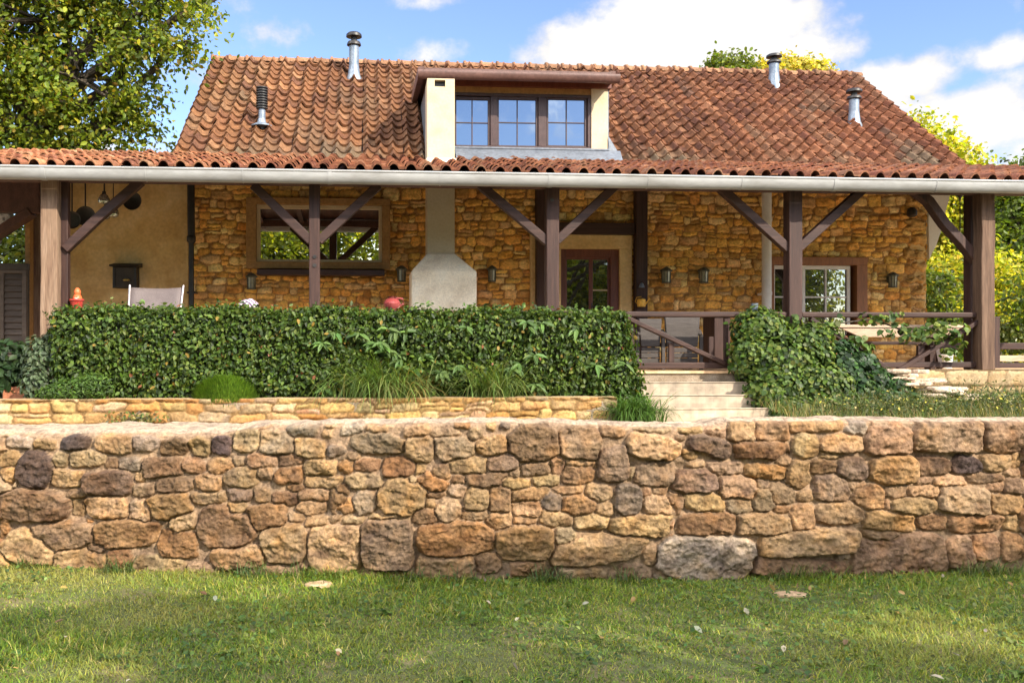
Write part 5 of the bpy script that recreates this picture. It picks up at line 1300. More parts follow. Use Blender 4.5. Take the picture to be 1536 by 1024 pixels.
# red jug with a plant
p = at(588, 458, RY)
t = thing('red_jug', 'pink red round jug with a dark tuft, standing left of the fireplace', 'jug', (p.x, RY, zt_r))
M['pinkred'] = pmat('pink_red_glaze', [(.20, .03, .03), (.34, .08, .075)], 5, .25, .05, coat=.4)
MB().lathe((p.x, RY, zt_r), [(.06, 0), (.11, .05), (.12, .10), (.09, .15), (.05, .17), (.055, .19)], 20).build('body', M['pinkred'], t, smooth=True)
MB().tube([(p.x + .09, RY, zt_r + .05), (p.x + .16, RY, zt_r + .09), (p.x + .15, RY, zt_r + .16), (p.x + .06, RY, zt_r + .17)], .014, 8).build('handle', M['pinkred'], t, smooth=True)
n = 60; bv, bq, bt, _ = blade_arrays(np.array([p.x, RY, zt_r + .17]) + RNG.normal(0, .02, (n, 3)) * np.array([1, 1, .2]), RNG.uniform(0, 6.28, n), RNG.uniform(.06, .13, n), np.full(n, .012), np.full(n, 1.2))
np_mesh('tuft', bv, [bq, bt], M['leaf'], t, cols=np.tile((.02, .025, .015), (len(bv), 1)))
# yellow lantern and rope on the wall post by the door
p = at(962, 452, HWY - .3)
t = thing('yellow_watering_can', 'small yellow watering can hanging on the dark post right of the door', 'watering can', p)
M['yellow'] = pmat('yellow_enamel', [(.62, .33, .03), (.72, .42, .06)], 5, .4, .05)
MB().lathe(p + Vector((0, 0, -.09)), [(.07, 0), (.075, .12), (.05, .14)], 18).build('can', M['yellow'], t, smooth=True)
MB().tube([p + Vector((.06, 0, -.06)), p + Vector((.13, -.01, .03)), p + Vector((.15, -.01, .05))], [.016, .010, .016], 8).build('spout', M['yellow'], t, smooth=True)
MB().tube([p + Vector((-.06, 0, -.05)), p + Vector((-.11, 0, .0)), p + Vector((-.08, 0, .07)), p + Vector((0, 0, .08))], .008, 8).build('handle', M['yellow'], t, smooth=True)
p = at(962, 428, HWY - .27)
t = thing('small_wall_bell', 'small pale bell on the dark wall post above the yellow watering can', 'bell', p)
MB().lathe(p + Vector((0, -.02, -.04)), [(.055, 0), (.045, .03), (.03, .07), (.008, .085)], 16).build('bell_body', M['zinc'], t, smooth=True)
MB().tube([p + Vector((0, -.02, .04)), p + Vector((0, -.02, .075)), p + Vector((0, .04, .075))], .008, 8).build('bracket', M['black'], t)
# louvred shutter door at the far left
sh = thing('louvred_gate', 'grey brown louvred gate under a dark lintel at the far left', 'gate', (X(15, 14.55), 14.55, FLZ - .3))
gz1 = Z(405, 14.55, 15); gz0 = FLZ - .2; ga, gb_ = X(-70, 14.55), X(41, 14.55)
sl = MB(); nsl = 17
for k in range(nsl):
    z0_ = gz0 + .05 + (gz1 - gz0 - .1) * k / nsl; sl.prism([(14.54, z0_), (14.58, z0_ + .10), (14.565, z0_ + .105), (14.525, z0_ + .005)], 'x', ga + .06, gb_ - .07)
sl.build('louvres', M['tarp'], sh)
frg = frame_ring((ga, gb_, gz0, gz1), (ga + .06, gb_ - .07, gz0 + .06, gz1 - .05), 14.51, 14.59); frg.box((X(4, 14.55) - .03, 14.512, gz0 + .06), (X(4, 14.55) + .03, 14.588, gz1 - .05)); frg.build('gate_frame', M['tarp'], sh, bevel=.006)
MB().box((ga - .1, 14.5, gz1 + .002), (gb_ + .02, 14.62, gz1 + .10)).build('gate_lintel', M['dark'], sh, bevel=.006)
MB().box((ga, 14.6, gz0), (gb_, 14.63, gz1)).build('backing', M['dark'], sh)
p = at(24, 586, 12.3)
tb_ = MB().box((X(8, 12.1), 12.0, .88), (X(45, 12.1), 12.3, Z(579, 12.1, 20))).build('terracotta_block', M['terracotta'], origin=(X(25, 12.1), 12.15, .88), bevel=.015)
tag(tb_, 'flat red terracotta block lying at the left end of the hedge bed', 'brick block')
# loose stones on the grass
M['tan_slab'] = pmat('tan_boulder_stone', [(.24, .16, .09), (.38, .26, .15), (.46, .33, .2)], 5, .93, .8, fine=40)
rg = np.random.default_rng(12)
for px, py, D, sx_, sy_, sz_, lab in ((1186, 890, None, .10, .05, .035, 'flat pale stone lying on the grass in front of the wall'),
                                      (478, 878, None, .09, .06, .04, 'chip of pale rubble at the foot of the wall, left of the flat stone')):
    y = 5.0
    for _ in range(6):
        pp = at(px, py, y); y = y + (pp.z - .02) * -(-1.0) * y / (EYE - .02) * 1.0 if False else y * (EYE - .02) / (EYE - pp.z)
    pp = at(px, py, y); pp.z = float(ground_z(pp.x, pp.y)) - .015
    o = rough_slab((0, 0, 0), sx_, sy_, sz_, rg.uniform(-.2, .2), rg).build('loose_stone', M['tan_slab'], bevel=.012)
    o.location = pp; tag(o, lab, 'stone')
# ------------------------------------------------------------------ hedge and climbing plants
G_H = [(.050, .092, .010), (.074, .122, .014), (.032, .064, .009), (.115, .158, .023), (.020, .040, .007)]
P_H = [.32, .26, .2, .12, .1]
HDY0, HDY1 = 11.66, 12.36
hxa, hxb = X(78, HDY0), X(952, HDY0); hz0_, hz1_ = lz1 - .08, Z(470, HDY0, 500)
rg = np.random.default_rng(31)
def box_leaves(n, x0, x1, y0, y1, z0, z1, bul=.07):
    """points on the front, top and ends of a clipped hedge"""
    A = [(x1 - x0) * (z1 - z0), (x1 - x0) * (y1 - y0), (y1 - y0) * (z1 - z0) * 2]; A = np.array(A) / sum(A)
    k = rg.choice(3, n, p=A); u, v = rg.random(n), rg.random(n); P = np.zeros((n, 3)); N = np.zeros((n, 3))
    f = k == 0; P[f] = np.stack([x0 + (x1 - x0) * u[f], np.full(f.sum(), y0), z0 + (z1 - z0) * v[f]], 1); N[f] = (0, -1, .35)
    f = k == 1; P[f] = np.stack([x0 + (x1 - x0) * u[f], y0 + (y1 - y0) * v[f], np.full(f.sum(), z1)], 1); N[f] = (0, -.3, 1)
    f = k == 2; s = rg.random(f.sum()) < .5; P[f] = np.stack([np.where(s, x0, x1), y0 + (y1 - y0) * u[f], z0 + (z1 - z0) * v[f]], 1); N[f] = np.stack([np.where(s, -1, 1), np.full(f.sum(), -.2), np.full(f.sum(), .3)], 1)
    # rounded, uneven surface
    w = bul * 2.2 * fbm(P[:, 0] * 2.2, P[:, 2] * 2.6 + P[:, 1] * 2, 6, 3) + .05 * fbm(P[:, 0] * 7, P[:, 2] * 7, 9, 2)
    e = np.clip((P[:, 2] - (z1 - .16)) / .16, 0, 1) * (k == 0); P[:, 1] += .10 * e ** 2
    e = np.clip((z0 + .35 - P[:, 2]) / .35, 0, 1) * (k == 0); P[:, 1] += .10 * e ** 2
    ex = np.clip((P[:, 0] - (x1 - .22)) / .22, 0, 1) * (k == 0); P[:, 1] += .16 * ex ** 2
    P += N * (w + rg.normal(-.02, .045, n))[:, None]
    return P, N + rg.normal(0, .65, (n, 3)), k
hd = thing('hedge', 'long clipped dark green hedge of glossy leaves in front of the terrace railing', 'hedge', ((hxa + hxb) / 2, 12.0, hz0_))
n = 44000
P, N, k = box_leaves(n, hxa, hxb, HDY0 + .04, HDY1, hz0_, hz1_)
P[:, 0] += np.clip((P[:, 0] - hxb + .9) / .9, 0, 1) * np.interp(P[:, 2], [hz0_, hz1_], [.16, -.10])
# ragged top
top = k == 1; P[top, 2] += .03 * fbm(P[top, 0] * 3, P[top, 1] * 3, 8, 2) + np.abs(rg.normal(0, .018, top.sum()))
cols = tint_leaves(n, G_H, rg, .25, P_H)
yl = rg.random(n); cols[yl < .012] = (.26, .17, .03); cols[(yl > .012) & (yl < .018)] = (.24, .09, .04)
S = rg.uniform(.03, .085, n)
leaf_mesh('foliage', P, N, S, cols, M['leaf'], hd, template=OVAL, down=1.0, rg=rg)
cb = MB(); nx_ = 60
core = []
for i in range(2): pass
MB().box((hxa + .06, HDY0 + .12, hz0_ - .02), (hxb - .1, HDY1 - .04, hz1_ - .07)).build('foliage_core', M['twig'], hd)  # solid dark box added inside the leaves to stop light showing through
# shoots sticking out of the clipped top
P2, N2 = [], []
for px in (205, 330, 760, 780, 700, 565, 865, 895, 910, 640, 480):
    b = at(px, 466, 11.9)
    for q in range(9):
        P2.append((b.x + rg.normal(0, .04), 11.95 + rg.normal(0, .05), hz1_ + rg.uniform(-.02, .14))); N2.append(rg.normal(0, 1, 3) + np.array([0, -.5, .5]))
ts_ = leaf_mesh('top_shoots', np.array(P2), np.array(N2), rg.uniform(.05, .09, len(P2)), tint_leaves(len(P2), [(.08, .14, .03), (.11, .18, .04)], rg), M['leaf'], hd, rg=rg, down=-.4); ts_['kind'] = 'stuff'
# long narrow leaves of the creeper woven through the middle of the hedge
P3, N3, T3 = [], [], []
for c in range(34):
    px = rg.choice([rg.normal(520, 35), rg.normal(770, 55), rg.uniform(430, 960), rg.normal(580, 30)]); py = rg.uniform(478, 585)
    b = at(px, py, HDY0 - .03); m = rg.integers(4, 9); a0 = rg.uniform(0, 6.28)
    for q in range(m):
        a = a0 + rg.normal(0, 1.5); P3.append((b.x, b.y + rg.normal(0, .015), b.z)); T3.append((math.cos(a), -.45, math.sin(a) * .8 - .35)); N3.append((0.1 * rg.normal(), -.7, .7))
cl_ = leaf_mesh('creeper_leaves', np.array(P3), np.array(N3), rg.uniform(.10, .20, len(P3)), tint_leaves(len(P3), [(.08, .15, .03), (.11, .19, .04), (.06, .12, .025)], rg), M['leaf'], hd, template=LONG, rg=rg, tdir=np.array(T3) * 2.0); cl_['kind'] = 'stuff'

def ivy(name, label, spots, n, size, cols, probs=None, tmpl=BROAD, seed=2, cat='climber', core=None, stems=None, down=1.0):
    """leaf mass draped over ellipsoid spots ((centre),(radii))"""
    rg = np.random.default_rng(seed); A = np.array([(r[0] * r[1] * r[2]) ** (2 / 3) for c, r in spots]); A /= A.sum(); k = rg.choice(len(spots), n, p=A)
    C = np.array([tuple(s[0]) for s in spots])[k]; Rr = np.array([s[1] for s in spots])[k]
    d = rg.normal(0, 1, (n, 3)); d[:, 1] -= .5; d[:, 2] += .15; d /= np.linalg.norm(d, axis=1, keepdims=True)
    lump = 1 + .45 * fbm(d[:, 0] * 3 + k, d[:, 2] * 3 + d[:, 1] * 2, seed, 3)
    P = C + d * Rr * (rg.uniform(.80, 1.08, n) * lump)[:, None]
    cen = np.mean(C, 0); root = thing(name, label, cat, (float(cen[0]), float(cen[1]), float(P[:, 2].min())))
    leaf_mesh('foliage', P, d + rg.normal(0, .45, (n, 3)) + np.array([0, -.25, .35]), size * rg.uniform(.55, 1.25, n), tint_leaves(n, cols, rg, .26, probs), M['leaf'], root, template=tmpl, down=down, rg=rg)
    if core:
        mb = MB()
        for c, r in spots:
            c = Vector(c); mb.lathe(c, [(.02, -r[2] * .72), (min(r[0], r[1]) * .5, -r[2] * .5), (min(r[0], r[1]) * .68, 0), (min(r[0], r[1]) * .5, r[2] * .5), (.02, r[2] * .72)], 9)
        mb.build('foliage_core', M['twig'], root)  # solid dark cores added behind the leaves, not modelled twigs
    if stems:
        for pts, r in stems: MB().tube(pts, r, 6).build('stem', M['bark'], root, smooth=True)
    return root
G_I = [(.036, .072, .010), (.058, .105, .014), (.095, .145, .022), (.020, .040, .008), (.15, .185, .03)]
def S_(px, py, y, rx, ry, rz): return (tuple(at(px, py, y)), (rx, ry, rz))
ivy('ivy_mound', 'big mound of ivy tumbling over the railing down the right side of the steps',
    [S_(1140, 495, 12.35, .38, .3, .30), S_(1128, 535, 12.2, .32, .3, .36), S_(1185, 545, 12.1, .5, .35, .42), S_(1165, 590, 11.9, .42, .35, .36), S_(1225, 585, 11.9, .5, .35, .36), S_(1190, 618, 11.6, .42, .3, .2), S_(1250, 612, 11.7, .45, .3, .22), S_(1215, 520, 12.2, .3, .25, .32)],
    12500, .068, G_I, [.24, .28, .24, .10, .14], core=True, seed=41)
ivy('trailing_ivy', 'trailing ivy creeping down in front of the rust planter to the flat stones',
    [S_(1262, 528, 12.3, .22, .14, .16), S_(1290, 545, 12.25, .25, .15, .16), S_(1318, 566, 12.15, .24, .15, .14), S_(1345, 580, 12.1, .22, .14, .12), S_(1290, 580, 12.1, .32, .2, .2), S_(1330, 600, 11.9, .3, .2, .12), S_(1268, 558, 12.15, .26, .18, .2), S_(1372, 600, 11.9, .16, .14, .08)],
    2100, .085, [(.022, .055, .016), (.035, .08, .022), (.055, .11, .026), (.02, .045, .016)], seed=42, stems=[([at(1325, 552, 12.1), at(1345, 575, 12.0), at(1380, 604, 11.85)], .012)])
vine_pts = [(1195, 482), (1215, 492), (1235, 488), (1255, 481), (1250, 500), (1218, 505), (1300, 476), (1322, 480), (1340, 474), (1350, 492), (1362, 505), (1330, 500), (1385, 495), (1400, 488), (1415, 492), (1430, 500), (1405, 505), (1440, 492), (1435, 515), (1425, 530), (1378, 503), (1283, 507), (1297, 520), (1272, 516)]
gv = ivy('grape_vine', 'grape vine with broad pale leaves winding along the right railing',
         [S_(px, py, 12.38, .12, .07, .075) for px, py in vine_pts], 420, .09, [(.075, .13, .025), (.11, .17, .03), (.05, .095, .022), (.16, .2, .04)], seed=43,
         stems=[([at(px, py, 12.42) for px, py in [(1195, 484), (1250, 486), (1310, 478), (1352, 495), (1400, 492), (1440, 498)]], .012), ([at(px, py, 12.42) for px, py in [(1240, 490), (1280, 512), (1300, 530), (1310, 550)]], .010)])
ivy('grey_leaved_shrub', 'grey green leafy shrub climbing at the foot of the left corner post', [S_(60, 540, 11.9, .2, .18, .3), S_(52, 575, 11.8, .16, .16, .22), S_(78, 520, 12.0, .15, .15, .2)], 1100, .075, [(.07, .10, .05), (.10, .14, .07), (.045, .07, .03)], seed=44, cat='shrub', tmpl=OVAL)
ivy('dark_leafy_plant', 'dark leafy plant below the louvred gate at the far left', [S_(10, 535, 12.2, .3, .2, .22), S_(-20, 560, 12.2, .3, .2, .25), S_(18, 565, 12.1, .2, .15, .18)], 700, .12, [(.018, .04, .012), (.03, .06, .018)], seed=45, cat='plant', tmpl=OVAL)
ivy('low_green_shrub', 'low bright green shrub at the left foot of the hedge', [S_(110, 586, 11.55, .34, .16, .16), S_(140, 582, 11.55, .26, .16, .18), S_(80, 590, 11.5, .2, .12, .1)], 1500, .055, [(.06, .12, .015), (.085, .16, .02), (.04, .08, .012)], seed=46, cat='shrub', tmpl=LONG, down=-.6)
# round box shrub: tight upright sprigs
rg = np.random.default_rng(47)
def sprig_ball(name, label, c, r, n, ln, cols, wd=.008):
    d = rg.normal(0, 1, (n, 3)); d[:, 2] = np.abs(d[:, 2]) * 1.0 - .1; d /= np.linalg.norm(d, axis=1, keepdims=True)
    P = np.array(c) + d * np.array(r) * rg.uniform(.72, 1.0, (n, 1)); root = thing(name, label, 'shrub', (c[0], c[1], c[2] - .05))
    v, q, t, nv = blade_arrays(P, np.arctan2(d[:, 1], d[:, 0]), ln * rg.uniform(.6, 1.2, n), np.full(n, wd), rg.uniform(-.1, .5, n), lean=.35)
    np_mesh('foliage', v, [q, t], M['grass'], root, cols=np.repeat(tint_leaves(n, cols, rg, .2), nv, 0))
    MB().lathe(c, [(r[1] * .62, -.08), (r[1] * .66, r[2] * .2), (r[1] * .5, r[2] * .5), (.02, r[2] * .7)], 12).build('foliage_core', M['twig'], root)  # dark solid filler added under the sprigs so the ball looks dense
cb_ = at(337, 600, 11.52)
sprig_ball('round_shrub', 'round bright green clipped bush in front of the hedge', (cb_.x, 11.55, lz1 - .02), (.41, .26, .30), 14000, .055, [(.10, .19, .014), (.14, .24, .02), (.07, .14, .012)])
def grass_clump(px, y, zb, n, ln, spread, label, cols, cat='grass clump', name='grass_clump', wd=.017, bend=1.7):
    b = Vector((X(px, y), y, zb)); root = thing(name, label, cat, b, None)
    P = np.array(b) + rg.normal(0, 1, (n, 3)) * np.array([spread, spread * .5, 0]); D = rg.uniform(0, 6.28, n)
    v, q, t, nv = blade_arrays(P, D, ln * rg.uniform(.5, 1.1, n), np.full(n, wd), rg.uniform(.6, bend, n), seg=4, lean=.12)
    np_mesh('blades', v, [q, t], M['grass'], root, cols=np.repeat(tint_leaves(n, cols, rg, .25), nv, 0))
GC = [(.105, .185, .036), (.145, .225, .05), (.08, .14, .03), (.17, .20, .06)]
grass_clump(570, 11.55, lz1 - .04, 620, 1.0, .20, 'tall clump of arching strap grass against the middle of the hedge', GC)
grass_clump(612, 11.52, lz1 - .04, 220, .62, .11, 'shorter grass clump with yellowing tips beside the tall one', [(.10, .15, .04), (.22, .20, .06), (.3, .22, .08)])
grass_clump(738, 11.55, lz1 - .04, 300, .95, .13, 'loose clump of strap grass in the hedge below the fireplace', GC)
grass_clump(950, 11.35, lz1 - .32, 700, .62, .15, 'bushy grass tuft spilling over the end of the low wall beside the steps', [(.06, .13, .02), (.085, .17, .03), (.045, .09, .02)])

# flowering border on the right, plant by plant
rg = np.random.default_rng(51)
def border(px, py, y, r, label, yellow, n=650):
    c = at(px, py, y); c.z -= .06; P = np.array(c) + rg.normal(0, 1, (n, 3)) * np.array([r, r * .7, r * .62]); P[:, 2] = np.maximum(P[:, 2], c.z - .16)
    root = thing('flowering_plant', label, 'plant', (c.x, c.y, c.z - .15), 'low flowering plants behind the wall on the right')
    leaf_mesh('foliage', P, rg.normal(0, .6, (n, 3)) + np.array([0, -.3, .6]), rg.uniform(.03, .07, n), tint_leaves(n, [(.055, .09, .02), (.08, .115, .03), (.12, .12, .045), (.04, .065, .02)], rg, .25), M['leaf'], root, template=LONG, rg=rg, down=-.5)
    m = int(60 * yellow)
    if m:
        P = np.array(c) + rg.normal(0, 1, (m, 3)) * np.array([r, r * .7, r * .3]) + np.array([0, -.02, r * .45])
        fl_ = leaf_mesh('flowers', P, rg.normal(0, .5, (m, 3)) + np.array([0, -.4, 1]), rg.uniform(.02, .05, m), tint_leaves(m, [(.50, .42, .05), (.40, .38, .07), (.40, .34, .14)], rg, .2), M['petal'], root, rg=rg); fl_['kind'] = 'stuff'
for px, py, y, r, lab, yel in ((1285, 610, 11.1, .20, 'yellow flowering plant at the foot of the trailing ivy', 1.0), (1320, 618, 10.9, .17, 'low green plant with a few pale flowers, right of the ivy foot', .3),
                               (1352, 606, 11.1, .20, 'yellow flowering plant below the heap of flat stones', 1.2), (1395, 616, 11.0, .18, 'brownish low plant below the right side of the stone heap', .15),
                               (1432, 618, 11.0, .20, 'low green plant under the middle of the block wall', .3), (1468, 606, 11.3, .22, 'yellow flowering plant directly below the right corner post', 1.3),
                               (1505, 603, 11.3, .22, 'yellow flowering plant at the right edge against the block wall', 1.6), (1530, 616, 11.0, .22, 'dark green low plant at the far right edge', .3),
                               (1255, 624, 10.9, .18, 'low green plant in front of the ivy mound', .1), (1580, 610, 11.2, .25, 'yellow flowering plant outside the right end of the border', 1.0)):
    border(px, py, y, r, lab, yel)
# rough grass between them
n = 9000; bx_ = rg.uniform(X(1170, 11), X(1700, 11), n); by_ = rg.uniform(9.7, 12.2, n)
bz__ = np.interp(by_, [9.6, 10.6, 11.6, 12.34], [.55, .66, .80, .93])
v, q, t_, nv = blade_arrays(np.stack([bx_, by_, bz__], 1), rg.uniform(0, 6.28, n), rg.uniform(.08, .30, n), np.full(n, .008), rg.uniform(.1, 1.0, n), seg=2, lean=.2)
o = np_mesh('border_grass', v, [q, t_], M['grass'], cols=np.repeat(tint_leaves(n, [(.09, .14, .03), (.16, .16, .05), (.26, .20, .08), (.07, .11, .025)], rg), nv, 0)); o['kind'] = 'stuff'
# weeds at the foot of the low wall
for px, lab in ((205, 'sprawling weed growing against the low garden wall'),):
    c = at(px, 628, 11.2); n = 260; P = np.array(c) + rg.normal(0, 1, (n, 3)) * np.array([.16, .05, .04])
    w_ = thing('wall_weed', lab, 'plant', c); leaf_mesh('foliage', P, rg.normal(0, .6, (n, 3)) + np.array([0, -.6, .5]), rg.uniform(.03, .06, n), tint_leaves(n, [(.08, .13, .03), (.2, .18, .05), (.12, .1, .05)], rg), M['leaf'], w_, rg=rg)

# ------------------------------------------------------------------ lawn
rg = np.random.default_rng(61)
n = 270000
x = rg.uniform(-5.2, 6.2, n); u = rg.random(n); y = 3.3 + (6.75 - 3.3) * u
wy = wall_y(x); keep = y < wy - .02; x, y, wy = x[keep], y[keep], wy[keep]; n = len(x)
dens = fbm(x * 1.1, y * 1.6, 15, 4); bare = fbm(x * .9 + 20, y * 2.2, 25, 4)
keep = rg.random(n) < np.clip(1.1 + 1.2 * dens - np.clip(bare - .22, 0, 1) * 5, .25, 1); x, y, wy, dens, bare = x[keep], y[keep], wy[keep], dens[keep], bare[keep]; n = len(x)
edge_ = np.clip(1 - (wy - y) / .35, 0, 1); tall = edge_ * np.clip(.35 + 2.2 * fbm(x * 1.7, x * 0 + 3, 5, 3), 0, 1)
lnb = rg.uniform(.026, .066, n) * (1 + .9 * np.clip(dens * 2, -.4, 1)) + tall * rg.uniform(.0, .13, n)
c = tint_leaves(n, [(.135, .225, .022), (.19, .275, .026), (.085, .155, .020), (.34, .33, .04), (.44, .37, .13)], rg, .25, [.30, .27, .2, .15, .08])
dry = np.clip(fbm(x * .8 + 3, y * 1.1, 35, 3) * 3, 0, 1)[:, None]; c = c * (1 - .6 * dry) + np.array([.40, .35, .10]) * .6 * dry
v, q, t_, nv = blade_arrays(np.stack([x, y, ground_z(x, y) - .004], 1), rg.uniform(0, 6.28, n), lnb, rg.uniform(.004, .0075, n), rg.uniform(.2, 1.6, n), seg=2, lean=.35)
gr = np_mesh('lawn_grass', v, [q, t_], M['grass'], cols=np.repeat(c, nv, 0)); gr['kind'] = 'stuff'
m = 16000
x = rg.uniform(-5, 6, m); y = rg.uniform(3.3, 6.6, m); wy = wall_y(x); cl_ = fbm(x * 1.3 + 9, y * 1.7, 45, 3) > -.02; kk = (y < wy - .05) & cl_; x, y = x[kk], y[kk]; m = len(x)
P = np.stack([x, y, ground_z(x, y) + rg.uniform(.008, .038, m)], 1)
o = leaf_mesh('lawn_clover', P, rg.normal(0, .35, (m, 3)) + np.array([0, -.1, 1]), rg.uniform(.014, .032, m), tint_leaves(m, [(.08, .145, .03), (.11, .18, .03), (.06, .12, .03), (.16, .2, .05)], rg), M['grass'], template=BROAD, rg=rg); o['kind'] = 'stuff'
# strips of turf outside the frame, coarser
n = 26000; x = rg.uniform(-9, 11, n); y = rg.uniform(-2, 6.8, n); kk = ((x < -5.1) | (x > 6.1) | (y < 3.25)) & (y < wall_y(x) - .05); x, y = x[kk], y[kk]; n = len(x)
v, q, t_, nv = blade_arrays(np.stack([x, y, ground_z(x, y)], 1), rg.uniform(0, 6.28, n), rg.uniform(.04, .08, n), rg.uniform(.012, .02, n), rg.uniform(.2, 1.6, n), seg=2, lean=.35)
o = np_mesh('outer_lawn_grass', v, [q, t_], M['grass'], cols=np.repeat(tint_leaves(n, [(.06, .115, .022), (.085, .14, .03)], rg), nv, 0)); o['kind'] = 'stuff'
# taller tufts and seedlings at the wall foot
tufts = [(40, 862), (165, 862), (190, 858), (395, 868), (360, 866), (455, 860), (500, 868), (830, 862), (815, 858), (1200, 862), (1175, 868), (1240, 866), (1490, 858), (1510, 850), (1455, 862), (700, 862), (620, 866), (940, 868)]
Pn, Dn, Ln = [], [], []
for px, py in tufts:
    D = float(fwall_D(px)) - .10; b = unproj(np.array([px]), np.array([py]), np.array([D]))[0]; b[2] = ground_z(b[0], b[1])
    for q_ in range(45): Pn.append(b + rg.normal(0, 1, 3) * np.array([.07, .025, 0])); Ln.append(rg.uniform(.07, .19))
Pn = np.array(Pn); n = len(Pn); v, q, t_, nv = blade_arrays(Pn, rg.uniform(0, 6.28, n), np.array(Ln), np.full(n, .007), rg.uniform(.2, 1.3, n), seg=3, lean=.2)
o = np_mesh('wall_foot_grass', v, [q, t_], M['grass'], cols=np.repeat(tint_leaves(n, [(.05, .10, .022), (.085, .14, .03), (.16, .16, .05)], rg), nv, 0)); o['kind'] = 'stuff'
# flat rosettes of broad weeds
Pw, Nw, Tw = [], [], []
for c in range(45):
    xw = rg.uniform(-4.6, 5.6); yw = rg.uniform(3.5, 6.2)
    if yw > wall_y(xw) - .1: continue
    m_ = rg.integers(5, 10); a0 = rg.uniform(0, 6.28)
    for q_ in range(m_):
        a = a0 + 6.28 * q_ / m_; Pw.append((xw, yw, float(ground_z(xw, yw)) + .02)); Nw.append((rg.normal(0, .25), rg.normal(0, .25), 1)); Tw.append((math.cos(a), math.sin(a), .35))
o = leaf_mesh('lawn_weeds', np.array(Pw), np.array(Nw), rg.uniform(.03, .06, len(Pw)), tint_leaves(len(Pw), [(.11, .18, .03), (.08, .14, .03), (.15, .2, .04)], rg), M['grass'], rg=rg, tdir=np.array(Tw) * 2.5); o['kind'] = 'stuff'
# fallen leaves
m = 90; x = rg.uniform(-4.5, 5.5, m); y = rg.uniform(3.6, 6.0, m)
o = leaf_mesh('fallen_leaves', np.stack([x, y, ground_z(x, y) + .035], 1), rg.normal(0, .4, (m, 3)) + np.array([0, -.3, 1]), rg.uniform(.03, .06, m), tint_leaves(m, [(.34, .22, .07), (.42, .36, .26), (.2, .11, .05)], rg), M['petal'], rg=rg); o['kind'] = 'stuff'

# ------------------------------------------------------------------ trees
def B(px, py, y, rx, ry, rz): return (tuple(at(px, py, y)), (rx, ry, rz))
G_L = [(.15, .21, .018), (.23, .27, .022), (.075, .115, .014), (.36, .35, .03), (.30, .22, .03)]
tree('overhanging_tree', 'large spreading tree with yellowing leaves hanging over the left porch roof', (-9.6, 19.5, .6),
     [B(-60, 60, 18.5, 2.2, 1.8, 1.7), B(70, 30, 18.2, 1.6, 1.4, 1.2), B(170, -20, 18.0, 1.4, 1.3, .9), B(255, -15, 17.8, .75, .8, .50), B(120, 120, 18.0, 1.25, 1.2, 1.0), B(215, 62, 17.9, .85, .9, .62), B(20, 170, 18.4, 1.5, 1.3, 1.0),
      B(150, 195, 18.2, .95, .9, .55), B(200, 165, 18.1, .50, .7, .40), B(268, 66, 17.8, .42, .5, .34), B(300, 5, 17.7, .40, .5, .22), B(-120, 200, 19, 1.8, 1.6, 1.4), B(75, 210, 18.5, 1.1, 1.0, .5), B(-40, -80, 18.6, 2.6, 2.0, 1.4), B(120, -90, 18.2, 2.2, 1.8, 1.0)],
     56000, .112, G_L, None, .36, 71, OVAL, clus=.23, probs=[.32, .27, .24, .11, .06], per=85, sun_up=.5)
G_R = [(.40, .43, .024), (.52, .48, .034), (.24, .29, .018), (.60, .50, .05)]
G_D = [(.10, .15, .018), (.15, .20, .022), (.065, .10, .014)]
tree('pale_tree', 'sunlit yellow green tree rising behind the right roof edge', (15.0, 27, .8), [B(1400, 300, 27, 1.9, 1.6, 1.9), B(1368, 212, 27, .8, .8, .8), B(1350, 195, 27, .5, .5, .5), B(1405, 236, 27, 1.0, .9, .8), B(1445, 262, 27, .9, .8, .5), B(1440, 340, 27, 1.8, 1.5, 1.6), B(1490, 400, 26, 1.6, 1.4, 1.4), B(1430, 430, 26, 1.5, 1.3, 1.2), B(1350, 330, 27.5, 1.4, 1.3, 1.5)], 30000, .17, G_R, 'sunlit trees behind the house', .2, 72, clus=.42, per=40)
tree('dark_tree', 'deeper green tree at the right edge behind the corner post', (18.2, 25, .8), [B(1560, 300, 25, 1.5, 1.4, 1.3), B(1530, 340, 24.5, .9, 1.0, 1.0), B(1600, 400, 25, 1.8, 1.5, 1.6), B(1530, 262, 25.5, .7, .8, .5), B(1510, 300, 25.5, .8, .8, .8), B(1500, 370, 24.5, .8, .8, .8), B(1640, 250, 25, 1.6, 1.4, 1.2)], 15000, .17, G_D, None, .24, 73, clus=.42, per=40)
tree('bright_tree', 'bright yellow bushy tree low behind the right end of the porch', (16.5, 21.5, .7), [B(1500, 430, 21.5, 1.1, .9, .9), B(1440, 420, 22, 1.2, 1, 1.0), B(1545, 460, 21, 1.0, .9, .8), B(1410, 470, 21.5, .9, .8, .7), B(1480, 490, 21, 1.1, .8, .6)], 11000, .125, G_R, None, .1, 74, clus=.34, per=40)
tree('shady_shrub', 'dark leafy shrub between the right corner of the house and the corner post', (12.4, 19.0, .8), [B(1406, 440, 19, .42, .5, .75), B(1418, 490, 18.6, .6, .5, .4), B(1540, 440, 19, .4, .4, .6)], 3000, .11, G_D, None, .06, 75, clus=.22, per=40)
tree('distant_tree', 'green tree top peeping over the middle of the ridge left of the flue', (12.2, 38, .8), [B(1080, 97, 38, .5, .6, .5), B(1108, 100, 38, .65, .6, .5), B(1100, 125, 38, 1.1, .9, .6)], 5000, .2, [(.11, .15, .012), (.15, .18, .02)], None, .25, 76, clus=.30, per=34)
